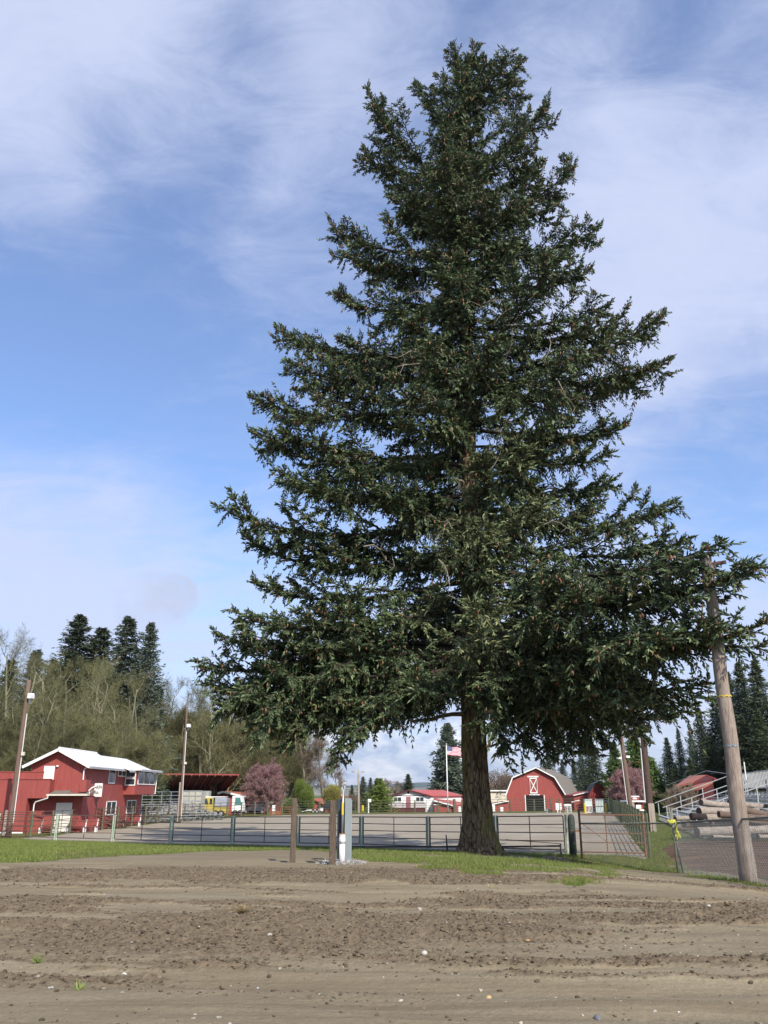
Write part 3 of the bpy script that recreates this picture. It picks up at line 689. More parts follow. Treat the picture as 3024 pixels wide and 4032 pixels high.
for i, (tx_, ty_, ry_) in enumerate(left):
    to_tip(tx_, ty_, ry_, TY + rng.normal() * 1.2, sag=.06 + .05 * (ty_ > 1200), up=.16 if ty_ < 2500 else .1, hang=.2 if ty_ < 900 else .36, dens=1.05, bare=.1, conep=2.2 if ty_ < 1700 else 1.2)
for i, (tx_, ty_, ry_) in enumerate(right):
    to_tip(tx_, ty_, ry_, TY + rng.normal() * 1.2, sag=.05 + .05 * (ty_ > 1200), up=.16, hang=.2 if ty_ < 900 else .36, dens=1.05, bare=.1, conep=2.2 if ty_ < 1700 else 1.2)
# long lower boughs that come forward on the right and hang in front of the log pole
for tx_, ty_, ry_, Yt in [(3000, 2225, 2310, 24.0), (2850, 2130, 2250, 24.5), (3018, 2450, 2530, 24.2), (2820, 2450, 2470, 24.6), (2700, 2330, 2300, 26), (2790, 2690, 2600, 28), (2600, 2500, 2450, 25), (2640, 2830, 2640, 31), (2500, 2700, 2560, 28)]:
    to_tip(tx_, ty_, ry_, Yt, sag=.07, up=.13, hang=.35, dens=.8, bare=.2, conep=1.0)
EL_ = ([150, 300, 500, 700, 850, 1000, 1200, 1400, 1600, 1800, 2000, 2200, 2400, 2600, 2700, 2850], [15, 80, 150, 240, 330, 400, 500, 640, 700, 710, 760, 800, 850, 900, 880, 760])
ER_ = ([150, 300, 500, 700, 850, 1000, 1200, 1400, 1600, 1800, 2000, 2200, 2400, 2600, 2700, 2850], [15, 110, 210, 290, 370, 440, 520, 600, 590, 560, 680, 800, 880, 860, 820, 700])
zrow = np.array([zpx(y) for y in range(150, 2900, 25)]); yrow = np.arange(150, 2900, 25)
def env(z, az):
    py = float(np.interp(z, zrow[::-1], yrow[::-1])); wl = np.interp(py, *EL_); wr = np.interp(py, *ER_)
    c_ = math.cos(az); w_ = wr * (1 + c_) / 2 + wl * (1 - c_) / 2
    return (P(1850 + w_, py, TY) - P(1850, py, TY)).length
z = zpx(2660); az = 0.0; nl_ = 0
while z < 42.3:
    az += 2.39996 + rng.normal() * .25
    t = (z - 8) / 34
    Lm = env(z, az) * (.66 + .30 * rng.random()) * (1 if t < .70 else .60) * (.78 if abs(math.cos(az)) > .7 and t > .12 else 1) * (1.0 if math.sin(az) > 0 else .92)
    cl_ = float(vnoise(np.array([math.cos(az) * 1.6 + 9 + z * .05]), np.array([z * .38 + math.sin(az) * 1.6 + 3]), 55)[0]); Lm = max(Lm * (.58 + .66 * cl_), .5)
    if cl_ < .40 and .06 < t < .85 and abs(math.cos(az)) > .45 and rng.random() < .75: z += .25; continue
    el0 = np.interp(t, [0, .2, .5, .85, 1], [0, 10, 20, 34, 50]) + rng.normal() * 9
    root = trunk_at(z); h = Vector((math.cos(az), math.sin(az), 0))
    tipz = Lm * (math.tan(R(el0)) * .75 + .03) - (.07 * Lm if t < .25 else 0)
    p1 = root + h * Lm * .33 + Vector((0, 0, tipz * .4 - Lm * .04)); p2 = root + h * Lm * .75 + Vector((0, 0, tipz * .65 - Lm * .13)); tip = root + h * Lm + Vector((0, 0, tipz))
    front = math.sin(az) < -.15
    ol = .5 if (front and .0 < t < .26 and -.6 < math.cos(az) < .9) else .0  # olive tone of the low front boughs, partly sunlight painted in
    limb(root, p1, p2, tip, .025 + Lm * .009, dens=.95, hang=np.interp(t, [0, .5, 1], [.5, .32, .12]), bare=.16 if t < .8 else .04, olive=ol, conep=np.interp(t, [0, .4, 1], [.5, 1.2, 2.5]))
    nl_ += 1; z += np.interp(t, [0, .2, .6, 1], [.50, .46, .40, .20]) * (.7 + .6 * rng.random())
# bushy inner boughs that hide most of the trunk from the front
for k in range(115):
    t = k / 115; z = zpx(2560) * (1 - t) + zpx(420) * t; az = (-math.pi / 2 + rng.normal() * .9) if k % 2 else rng.random() * 6.283; root = trunk_at(z); h = Vector((math.cos(az), math.sin(az), 0)); Lm = (2.2 + 2.4 * rng.random()) * np.interp(t, [0, .7, 1], [1, .75, .4])
    dz = Lm * (np.interp(t, [0, .6, 1], [0, .1, .5]) + rng.normal() * .12)
    limb(root, root + h * Lm * .3, root + h * Lm * .7 + Vector((0, 0, dz * .4)), root + h * Lm + Vector((0, 0, dz)), .03, dens=1.0, hang=.5, bare=.03, olive=.3 if .03 < t < .2 else 0, conep=1.2)
# lowest boughs: droop far down all round, dark against the sky
for k in range(16):
    az = rng.random() * 6.283; 
    z = zpx(2640) + rng.normal() * .7; root = trunk_at(z); h = Vector((math.cos(az), math.sin(az), 0)); Lm = env(zpx(2650), az) * (.45 + .5 * rng.random())
    dz = -Lm * (.08 + .16 * rng.random())
    limb(root, root + h * Lm * .3 + Vector((0, 0, .1)), root + h * Lm * .7 + Vector((0, 0, dz * .6)), root + h * Lm + Vector((0, 0, dz)), .03 + Lm * .009, dens=.9, hang=.7, bare=.25, conep=.3)
# the hanging spray with single cones left of the trunk, and droops under the right side
for tx_, ty_, ry_, Yt in [(900, 2800, 2560, 36), (1130, 2950, 2600, 34), (1200, 2900, 2620, 37), (830, 2850, 2540, 35), (1000, 2930, 2580, 33), (1340, 2880, 2640, 36), (2060, 3000, 2700, 33.5), (2200, 3010, 2700, 35), (2350, 2985, 2680, 33), (2560, 2930, 2620, 36), (2130, 2990, 2710, 38), (1985, 2965, 2700, 35), (2440, 2900, 2650, 32), (2300, 2960, 2690, 38), (1290, 3030, 2620, 34), (1390, 2950, 2650, 33), (1480, 2850, 2700, 34), (1080, 2900, 2600, 37), (960, 2880, 2580, 35), (2010, 3030, 2720, 33), (2180, 2985, 2700, 34), (2300, 2950, 2680, 35), (2420, 2980, 2700, 36), (2250, 3020, 2720, 38), (1940, 2900, 2700, 31), (2090, 2940, 2700, 37), (2480, 2900, 2650, 35)]:
    tip = P(tx_, ty_, Yt); root = trunk_at(zpx(ry_)); v = tip - root
    mid = root + Vector((v.x * .75, v.y * .75, v.z * .12 + .3))
    limb(root, root + Vector((v.x * .35, v.y * .35, .3)), mid, tip, .03 + v.length * .008, dens=.85, hang=.7, bare=.35, blen=.75, conep=1.2)
# bare snag on the left of the trunk, stub on the right
m_snag = M('bare snag bark', (.11, .085, .06), .9, .3, 3, bump=.4)
for pts, r_ in [([(1836, 2812), (1780, 2812), (1730, 2822), (1690, 2835), (1655, 2836), (1618, 2840)], [.10, .085, .075, .07, .06, .05]), ([(1905, 2940), (1935, 2938), (1955, 2930), (1968, 2925)], [.05, .05, .045, .06])]:
    q = [P(a, b, TY - .4) for a, b in pts]; MB().tube(q, r_, 8).build('bare_limb', m_snag, spruce, smooth=True)
# dead grey twigs showing inside the crown
for k in range(18):
    py = 1150 + 1400 * rng.random(); px = 1850 + rng.normal() * 230; Yt = TY - 3 - 3.5 * rng.random()
    a = np.array(P(px, py, Yt)); d = nrm(np.array([rng.normal(), rng.normal() * .5 - .4, rng.normal() * .6])); q = [a]
    for j in range(4): d = nrm(d + rng.normal(size=3) * .3 + np.array([0, 0, -.08])); q.append(q[-1] + d * (.25 + .3 * rng.random()))
    q = np.array(q); dead.add(ribbons(q[:-1], q[1:], [.022, .018, .014, .01], [.018, .014, .01, .004], .6 + .4 * rng.random(4), 4))
    for j in range(1, 5):
        for _ in range(3):
            e = q[j] + nrm(rng.normal(size=3)) * (.2 + .3 * rng.random()); dead.add(ribbons(q[j][None], e[None], [.009], [.003], np.array([.8]), 3))
# thin leader at the very top
q = np.array([tuple(P(a, b, TY)) for a, b in [(1834, 330), (1836, 250), (1855, 210), (1864, 190), (1862, 145)]]); dead.add(ribbons(q[:-1], q[1:], [.05, .04, .03, .02], [.04, .03, .02, .008], np.full(4, .7), 4))
for a, b in [((1855, 210), (1845, 190)), ((1864, 205), (1890, 185)), ((1855, 225), (1885, 235)), ((1864, 190), (1875, 200))]:
    A1 = np.array(P(*a, TY)); B1 = np.array(P(*b, TY)); dead.add(ribbons(A1[None], B1[None], [.02], [.006], np.array([.7]), 3))
m_needle = foliage_mat('spruce needles', [(0, (.014, .024, .012)), (.3, (.034, .054, .024)), (.6, (.105, .138, .058)), (.80, (.23, .27, .145)), (.84, (.10, .125, .05)), (1, (.21, .225, .11))], rough=.55)  # darkest and lightest stops also paint bough shade and sunlit tips
m_limb = foliage_mat('spruce limb bark', [(0, (.03, .022, .016)), (1, (.11, .085, .06))], rough=.95)
m_dead = foliage_mat('bare twig bark', [(0, (.06, .045, .03)), (.5, (.16, .13, .09)), (1, (.30, .26, .2))], rough=.9)
m_cone = foliage_mat('spruce cones', [(0, (.11, .055, .035)), (1, (.33, .18, .10))], rough=.7)
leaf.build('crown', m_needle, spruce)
wood.build('limbs', m_limb, spruce)
cone.build('cones', m_cone, spruce, kind='stuff')
dead.build('dead_twigs', m_dead, spruce, kind='stuff')
open('/tmp/spr.txt','w').write(str(sum(len(f) for f in leaf.f)));print('SPRUCE tris', sum(len(f) for f in leaf.f), 'limbs', nl_)
# ------------------------------------------------------------------ background trees
m_fir = foliage_mat('dark fir needles', [(0, (.022, .032, .018)), (.6, (.055, .075, .036)), (1, (.12, .145, .075))], rough=.6)
m_firblue = foliage_mat('blue green fir needles', [(0, (.032, .045, .032)), (.6, (.075, .098, .066)), (1, (.14, .17, .12))], rough=.6)
m_cedar = foliage_mat('bright green cedar sprays', [(0, (.035, .06, .015)), (.6, (.08, .13, .03)), (1, (.14, .2, .05))], rough=.6)
m_hedge = foliage_mat('yellow green hedge sprays', [(0, (.05, .075, .015)), (.6, (.11, .15, .03)), (1, (.18, .22, .05))], rough=.6)
m_bgwood = foliage_mat('grey brown bark', [(0, (.05, .04, .03)), (.5, (.15, .13, .09)), (1, (.27, .25, .18))], rough=.95)
m_alder = foliage_mat('bare alder twigs', [(0, (.070, .070, .030)), (.5, (.125, .122, .052)), (1, (.21, .195, .10))], rough=.9)
m_aldertrunk = foliage_mat('mossy alder bark', [(0, (.12, .11, .065)), (.5, (.21, .195, .12)), (1, (.34, .32, .22))], rough=.9)
m_brown = foliage_mat('brown bare twigs', [(0, (.11, .08, .055)), (1, (.26, .205, .155))], rough=.9)
m_plum = foliage_mat('pink plum blossom', [(0, (.18, .06, .08)), (.5, (.32, .13, .17)), (1, (.52, .28, .34))], rough=.8)
m_willow = foliage_mat('yellow green budding twigs', [(0, (.12, .11, .03)), (1, (.3, .28, .08))], rough=.8)

def conifer(name, label, H, Rr, mat, seed, group=None, dens=1.0, droop=.25, spray=.5, cat='tree', base=.08, shape=1.0, hid=None):
    g = np.random.default_rng(seed); t_ = thing(name, label, cat, (0, 0, 0), 0, group)
    n = int(H * 5.2 * dens); z = H * (base + (1 - base) * (np.arange(n) + g.random(n)) / n); az = np.arange(n) * 2.39996 + g.normal(size=n) * .3
    f = 1 - (z / H - base) / (1 - base)
    Ln = Rr * np.clip(f ** shape * 1.0 + .04, 0, 1) * (.5 + .65 * g.random(n)) * np.where(f > .93, .8, 1)
    h = np.stack([np.cos(az), np.sin(az), 0 * az], -1); b = np.stack([0 * z, 0 * z, z], -1)
    slope = np.interp(f, [0, .3, 1], [.5, .08, -droop]) + g.normal(size=n) * .14
    A, D, L, T = [], [], [], []
    m = 18
    for j in range(m):
        s = (j + g.random(n)) / m; s = np.maximum(s, .1)
        p = b + h * (Ln * s)[:, None]; p[:, 2] += Ln * (slope * s + .12 * s ** 3 - .1 * s)
        for k in range(3):
            lat = np.cross(h, UP); la = g.normal(size=(n, 1))
            d = nrm(h * .55 + lat * la * .8 + np.array([0, 0, -.8]) * (g.random((n, 1)) - .4) + g.normal(size=(n, 3)) * .3)
            A.append(p + lat * la * (Ln * .16 * (1.15 - s))[:, None] + g.normal(size=(n, 3)) * .13 * np.minimum(Ln, 2.5)[:, None]); D.append(d); L.append((.25 + spray * (1 - s * .5) * np.clip(Ln / 2.5, .4, 1.3)) * (.6 + .7 * g.random(n))); T.append(np.clip(.15 + .35 * g.random(n) + .35 * s, 0, 1))
    A = np.concatenate(A); L = np.concatenate(L)
    bag = Bag(); bag.add(spindles(A, np.concatenate(D), L, L * .13 + .015, np.concatenate(T), 3, .45)); bag.build('crown', mat, t_)
    w_ = Bag(); zz_ = np.linspace(-.3, H * .98, 9); px_ = np.cumsum(g.normal(size=9)) * .02 * H / 10; p = np.stack([px_ - px_[0], 0 * zz_, zz_], -1); r = .02 * H * (1 - np.linspace(0, 1, 9) * .93)
    w_.add(ribbons(p[:-1], p[1:], r[:-1], r[1:], np.full(8, .35), 7)); tip = b + h * Ln[:, None] * .9; tip[:, 2] += Ln * (slope * .9)
    w_.add(ribbons(b, tip, .02 + Ln * .012, np.full(n, .008), np.full(n, .2), 3)); w_.build('trunk', m_bgwood, t_)
    return t_
def bare_tree(name, label, H, W, seed, twig, bark, group=None, stems=1, first=.18, ntw=5, twl=.9, cat='tree', blossom=None, nbl=0, up=.55, lean=0):
    g = np.random.default_rng(seed); t_ = thing(name, label, cat, (0, 0, 0), 0, group)
    wd = Bag(); tw = Bag(); seg = []; tips = []
    def grow(p, d, L, r, lev):
        n = 6 if lev == 0 else 4
        q = [p]; dd = d
        for i in range(n):
            dd = nrm(dd + g.normal(size=3) * (.05 if lev == 0 else .13) + UP * (.05 if lev else .04)); q.append(q[-1] + dd * L / n)
        q = np.array(q); rr = r * (1 - np.linspace(0, 1, n + 1) * .75)
        seg.append((q[:-1], q[1:], rr[:-1], rr[1:], np.clip(.5 + g.normal(size=n) * .2 + (.1 if lev == 0 else 0), 0, 1), lev))
        if lev >= 3: tips.append((q, dd)); return
        nb = {0: 13, 1: 6, 2: 4}[lev]
        for k in range(nb):
            s = first + (1 - first) * (k + g.random()) / nb if lev == 0 else .2 + .8 * (k + g.random()) / nb
            i = min(int(s * n), n - 1); b = q[i] + (q[i + 1] - q[i]) * (s * n - i)
            a = g.random() * 6.283; side = nrm(np.cross(dd, [math.cos(a), math.sin(a), .2]))
            nd_ = nrm(dd * up + side * (1 - .25 * s) + UP * (.25 + .1 * lev))
            if lev == 0: LL = W * (.55 + .5 * g.random()) * (1 - .55 * max(0, s - .4))
            else: LL = L * (.42 + .25 * g.random())
            grow(b, nd_, LL, max(rr[i] * .5, .012), lev + 1)
        if lev == 0: tips.append((q[-2:], dd))
    for k in range(stems):
        a = g.random() * 6.28; sp = .0 if stems == 1 else .28
        grow(np.array([math.cos(a) * .3 * (stems > 1), math.sin(a) * .3 * (stems > 1), -.2]), nrm(np.array([math.cos(a) * sp + lean, math.sin(a) * sp, 1.])), H * (.9 if stems > 1 else 1) * (.85 + .2 * g.random() if stems > 1 else 1), .016 * H * (1 if stems == 1 else .6), 0)
    for l3 in (False, True):
        S = [s_ for s_ in seg if (s_[5] >= 3) == l3]
        if S:
            args = [np.concatenate([s_[i] for s_ in S]) for i in range(5)]
            (tw if l3 else wd).add(ribbons(args[0], args[1], np.maximum(args[2], .01), np.maximum(args[3], .008), args[4], 3 if l3 else 5))
    Q = np.concatenate([q for q, d in tips]); Dm = np.concatenate([np.repeat(d[None], len(q), 0) for q, d in tips])
    A = np.repeat(Q, ntw, 0); D = nrm(np.repeat(Dm, ntw, 0) * .5 + g.normal(size=A.shape) * .7 + UP * .35); L = twl * (.4 + .8 * g.random(len(A)))
    B = A + D * L[:, None]; tw.add(ribbons(A, B, np.full(len(A), .011), np.full(len(A), .004), np.clip(.5 + .3 * g.normal(size=len(A)), 0, 1), 3))
    wd.build('trunk', bark, t_); tw.build('branches', twig, t_)
    if blossom:
        k = g.integers(0, len(A), nbl); p = A[k] + D[k] * (L[k] * g.random(nbl))[:, None] + g.normal(size=(nbl, 3)) * .08; bb = Bag()
        bb.add(spindles(p, nrm(g.normal(size=(nbl, 3))), .07 + .09 * g.random(nbl), .025 + .03 * g.random(nbl), g.random(nbl), 3, .5)); bb.build('crown', blossom, t_)
    return t_
def bush(name, label, rx, ry, H, mat, seed, n=9000, cat='shrub', group=None, sz=.16, lumps=14, col=0):
    """dense shrub: leaf sprays spread through a lumpy volume"""
    g = np.random.default_rng(seed); t_ = thing(name, label, cat, (0, 0, 0), 0, group)
    c = np.stack([(g.random(lumps) * 2 - 1) * rx * .62, (g.random(lumps) * 2 - 1) * ry * .62, H * (.25 + .5 * g.random(lumps))], -1); c[0] = (0, 0, H * .5)
    k = g.integers(0, lumps, n); u = nrm(g.normal(size=(n, 3))); r = (.55 + .5 * g.random(n) ** .6)
    rad = np.stack([np.full(lumps, rx * .5), np.full(lumps, ry * .5), H * (.22 + .1 * g.random(lumps))], -1)
    rad[0] = (rx * .75, ry * .75, H * .5)
    p = c[k] + u * rad[k] * r[:, None]; p[:, 2] = np.clip(p[:, 2], .05, None)
    d = nrm(u * .7 + UP * (.9 if col else .4) + g.normal(size=(n, 3)) * .4); b = Bag()
    b.add(spindles(p, d, sz * (.6 + .8 * g.random(n)), sz * (.18 + .14 * g.random(n)), np.clip(.1 + .6 * g.random(n) + .3 * (p[:, 2] / H), 0, 1), 3, .5)); b.build('crown', mat, t_)
    w_ = Bag(); m = 12; a = g.random(m) * 6.28; w_.add(ribbons(np.stack([.1 * np.cos(a), .1 * np.sin(a), a * 0 - .1], -1), np.stack([rx * .4 * np.cos(a), ry * .4 * np.sin(a), H * .7 + 0 * a], -1), np.full(m, .06), np.full(m, .02), np.full(m, .4), 4)); w_.build('trunk', m_bgwood, t_)
    return t_
def place(o, px, Y, s=1.0, rz=0, sx=None, label=None, dz=0):
    x = GX(px, Y); o.location = (x, Y, G(x, Y) + dz); o.scale = (sx or s, sx or s, s); o.rotation_euler = (0, 0, rz)
    if label: o['label'] = label
    return o
def hgt(py, Y):     # height above local ground of the photo row py at distance Y (centre column)
    return P(1512, py, Y).z
def put(proto, used, px, Y, top, H0, rz=None, wide=1.0, label=None):
    """place a copy of proto so that its tip reaches photo row top"""
    o = proto if not used.get(proto.name) else copy_tree(proto); used[proto.name] = 1
    x = GX(px, Y); z = G(x, Y); s = (hgt(top, Y) - z) / H0
    o.location = (x, Y, z); o.scale = (s * wide, s * wide, s); o.rotation_euler = (0, 0, random.random() * 6.28 if rz is None else rz)
    if label: o['label'] = label
    return o
used = {}
# left wood: bare alders in front, dark firs behind
GA = 'bare alders of the wood behind the red arena building'
al = [bare_tree('alder_tree', 'tall bare olive-brown alder in the left wood, behind the red arena building', 24, 7.0, 30 + i, m_alder, m_aldertrunk, GA, ntw=4, twl=.85, first=.13, lean=.05 * (i - 1)) for i in range(4)]
spots = [(-60, 100, 2540), (40, 96, 2500), (10, 118, 2440), (120, 108, 2560), (215, 100, 2570), (180, 125, 2530), (300, 112, 2560), (260, 96, 2700), (350, 104, 2580), (400, 122, 2560), (455, 112, 2610), (430, 100, 2700), (520, 118, 2660), (575, 143, 2700), (600, 146, 2640), (650, 148, 2660), (690, 146, 2690), (740, 150, 2640), (790, 146, 2650), (830, 136, 2720), (870, 150, 2700), (90, 90, 2640), (480, 96, 2800), (620, 144, 2800)]
for i, (px, Y, top) in enumerate(spots): put(al[i % 4], used, px, Y, top, 29)
GB = 'smaller bare trees at the foot of the wood, behind the covered grandstand'
sm = [bare_tree('bare_tree', 'low bushy bare tree with tan twigs in the wood behind the covered grandstand', 13, 5.2, 60 + i, m_alder, m_aldertrunk, GB, stems=3, ntw=6, twl=.9, first=.12) for i in range(2)]
for i, (px, Y, top) in enumerate([(700, 150, 2830), (780, 152, 2800), (860, 150, 2860), (930, 156, 2800), (1000, 160, 2860), (960, 170, 2790), (1060, 165, 2880), (1110, 172, 2860), (640, 146, 2860), (1150, 176, 2930), (340, 92, 2850), (590, 150, 2880), (905, 172, 2850), (1030, 152, 2940), (20, 92, 2960), (100, 94, 2930), (170, 96, 2900), (250, 92, 2890), (420, 98, 2860), (500, 104, 2900), (60, 104, 2800), (-30, 96, 2850)]): put(sm[i % 2], used, px, Y, top, 13.5, wide=1.15)
g_f = 'dark firs standing among the bare alders on the left'
firA = conifer('fir_tree', 'dark fir rising inside the left wood, half hidden by bare alders', 26, 5.6, m_fir, 5, g_f, 1.25, .15, shape=.85)
firB = conifer('fir_tree', 'dark fir rising inside the left wood, half hidden by bare alders', 26, 4.9, m_firblue, 6, g_f, 1.15, .35, shape=.85)
for px, Y, top, pr, lb in [(225, 140, 2425, firA, 'darkest pointed fir topping the wood above the red building, leftmost of four'), (322, 142, 2475, firA, 'blunter fir beside the leftmost pointed one, at the top of the wood'), (435, 138, 2432, firB, 'ragged fir with upswept tip, second from the right on the skyline of the wood'), (528, 136, 2452, firB, 'narrow ragged fir at the right end of the wood\'s skyline')]:
    put(pr, used, px, Y, top, 26, label=lb, wide=1.75 if px != 528 else 1.2)
for px, Y, top in [(60, 146, 2560), (-40, 150, 2600), (140, 150, 2600), (280, 148, 2600), (370, 150, 2640), (480, 146, 2640), (580, 150, 2700), (30, 130, 2750), (130, 132, 2800), (220, 135, 2780), (330, 134, 2820), (430, 134, 2800), (530, 140, 2800), (620, 146, 2850), (700, 165, 2800), (790, 170, 2800), (870, 175, 2820), (-20, 125, 2850), (390, 140, 2900), (200, 128, 2920), (300, 128, 2950), (470, 130, 2930), (100, 126, 2930), (560, 134, 2950)]:
    o = put(firA if random.random() < .6 else firB, used, px, Y, top, 26, wide=1.5); o['label'] = 'dark fir rising inside the left wood, half hidden by bare alders'
ivy = bush('ivy_thicket', 'dark evergreen thicket filling the foot of the wood', 6, 3, 7, m_fir, 12, 14000, 'thicket', 'evergreen thickets at the foot of the left wood', .4)
for px, Y in [(-40, 108), (60, 112), (160, 116), (260, 118), (360, 118), (460, 122), (590, 148), (660, 152), (730, 160), (820, 165), (905, 180), (980, 182)]:
    o = ivy if not used.get('ivy') else copy_tree(ivy); used['ivy'] = 1; x = GX(px, Y); o.location = (x, Y, G(x, Y) - .3); s = .9 + .4 * random.random(); o.scale = (s, s, s); o.rotation_euler = (0, 0, random.random() * 6)
# single trees towards the middle
tall = [bare_tree('bare_tree', 'tall greyish bare tree behind the green hedge', 15, 5.0, 80 + i, m_brown, m_bgwood, 'tall bare trees behind the green hedge', ntw=5, twl=.8, first=.25) for i in range(2)]
for i, (px, Y, top, w_) in enumerate([(1205, 160, 2905, 1), (1270, 158, 2925, 1.05), (1330, 165, 2990, 1), (1170, 175, 2900, 1.1)]): put(tall[i % 2], used, px, Y, top, 15.5, wide=w_)
pl = bare_tree('plum_tree', 'round pink-blossomed plum tree in front of the long low red barn', 7.6, 3.9, 91, m_brown, m_bgwood, None, stems=4, ntw=8, twl=.55, first=.1, blossom=m_plum, nbl=52000, up=.4)
put(pl, used, 1066, 128, 3038, 7.7, rz=1, wide=1.12)
pl2 = copy_tree(pl); x = GX(2500, 108); pl2.location = (x, 108, G(x, 108)); pl2.scale = (.66, .66, .60); pl2.rotation_euler = (0, 0, 2); pl2['label'] = 'pink-brown plum tree behind the small red booth on the right'
put(bush('arborvitae', 'dense yellow-green conical evergreen behind the left-hand post', 2.4, 2.2, 6.6, m_hedge, 21, 26000, 'tree', None, .2, 16, 1), used, 1195, 134, 3068, 6.6, label='dense yellow-green evergreen hedge block beside the pink plum tree')
put(bush('shrub', 'low green shrub', 2.2, 1.5, 3.4, m_cedar, 22, 9000, 'shrub', None, .2, 8), used, 1130, 131, 3145, 3.4, label='low green shrub between the pink plum tree and the hedge block')
put(bush('willow_shrub', 'round yellow shrub', 2.6, 2.2, 5.2, m_willow, 23, 9000, 'shrub', None, .22, 12), used, 1308, 142, 3092, 5.2, label='round yellowish budding shrub behind the wooden posts')
put(bare_tree('bare_shrub', 'reddish bare shrub', 4, 2, 24, m_brown, m_bgwood, None, stems=4, ntw=6, twl=.5, first=.1), used, 1390, 135, 3140, 4.2, label='low reddish bare shrub just left of the pale lamp pole')
for px, Y, top, w_, pr, lb in [(1428, 175, 3058, 2.0, firB, 'blue-green fir right behind the pale double lamp pole'), (1458, 178, 3062, 1.5, firB, 'narrow fir second to the right of the pale lamp pole'), (1608, 190, 3048, 2.2, firA, 'dark fir rising behind the roof of the white deck house'), (1385, 185, 3090, 1.3, firA, 'short dark fir left of the pale double lamp pole')]:
    put(pr, used, px, Y, top, 26, wide=w_, label=lb)
cyp = conifer('cypress_tree', 'full green cypress left of the white deck house', 9, 2.9, m_hedge, 31, None, 2.4, .0, .55, shape=.62, base=.03); put(cyp, used, 1492, 140, 3066, 9.0, wide=1.7, label='full green cypress standing left of the white deck house')
for i, (px, Y, top) in enumerate([(1560, 185, 3088), (1535, 190, 3080), (1585, 200, 3092)]): put(tall[i % 2], used, px, Y, top, 15.5, wide=1.6, label='hazy bare tree far behind the white deck house')
bf = conifer('fir_tree', 'large ragged fir behind the flagpole', 17, 5.6, m_firblue, 33, None, 1.5, .3, .9, shape=.75); put(bf, used, 1770, 188, 2850, 17, rz=1, wide=1.0, label='large ragged fir behind the flagpole and the red roof')
gt = bush('oak_tree', 'round greyish tree', 5.5, 4, 9, m_brown, 35, 16000, 'tree', None, .3, 18); put(gt, used, 1975, 180, 3028, 9, label='round greyish-brown tree between the trunk of the big spruce and the large barn')
for px, Y, top, w_, lb in [(2170, 185, 2960, 1.3, 'dark fir behind the ridge of the large barn'), (2225, 180, 2990, 1.2, 'dark fir just right of the large barn roof'), (2270, 190, 2985, .9, 'slim fir between the two barns, against the sky'), (2300, 180, 2960, 1.2, 'dark fir above the small round-roofed barn'), (2345, 170, 2900, 1.4, 'broad dark fir behind the small round-roofed barn')]:
    put(firB if w_ < 1.25 else firA, used, px, Y, top, 26, wide=w_ * 1.15, label=lb)
ced = conifer('cedar_tree', 'bright green cedar', 14, 4.6, m_cedar, 41, None, 2.2, .25, .8, shape=.7, base=.03)
put(ced, used, 2520, 118, 2890, 14, wide=1.0, label='broad bright green cedar behind the brown pole on the right')
put(ced, used, 2585, 122, 2985, 14, wide=1.15, label='smaller bright green cedar at the foot of the right-hand bleachers')
put(ced, used, 2440, 128, 2930, 14, wide=.9, label='bright green cedar behind the lamp pole that leans over the small barn')
for px, Y, top, w_, lb in [(2655, 130, 2905, 1.2, 'dark fir above the left end of the right-hand bleachers'), (2705, 128, 2875, .95, 'narrow fir standing against the sky left of the log pole'), (2755, 126, 2858, .95, 'taller narrow fir left of the log pole'), (2800, 118, 2790, 1.1, 'dark fir directly left of the log pole'), (2870, 112, 2740, 1.3, 'dark fir directly behind the log pole'), (2935, 108, 2648, 1.25, 'tall dark fir right of the log pole'), (2990, 104, 2610, 1.2, 'tallest dark fir at the right edge of the picture'), (3060, 100, 2600, 1.3, 'dark fir cut by the right edge of the picture')]:
    put(firA if px not in (2705, 2755, 2935) else firB, used, px, Y, top, 26, wide=w_, label=lb)
for px, Y, top in [(2830, 100, 2900), (2900, 98, 2850), (2970, 94, 2820), (3040, 92, 2800), (2740, 108, 2990), (2680, 112, 3010)]:
    o = put(firA, used, px, Y, top, 26, wide=1.6); o['label'] = 'low dark fir in the dense row behind the right-hand bleachers'; o['group'] = 'low dark firs in the row behind the right-hand bleachers'
put(bare_tree('bare_tree', 'bare brown tree behind', 8, 4, 92, m_brown, m_bgwood, None, stems=4, ntw=7, twl=.7, first=.1), used, 2700, 84, 3105, 8.3, label='bare brown tree in front of the orange roof, behind the right-hand bleachers')
put(copy_tree(sm[0]), {'x': 1}, 2672, 88, 3118, 13.5, wide=1.4, label='low bare tree left of the orange roof, behind the right-hand bleachers')['group'] = ''
for o in list(C.objects):
    if o.get('group') == '': del o['group']
for o in (firA, firB):
    pass
for o in C.objects:
    if o.parent is None and o.get('group') in (g_f,) and 'half hidden' not in o['label']: del o['group']
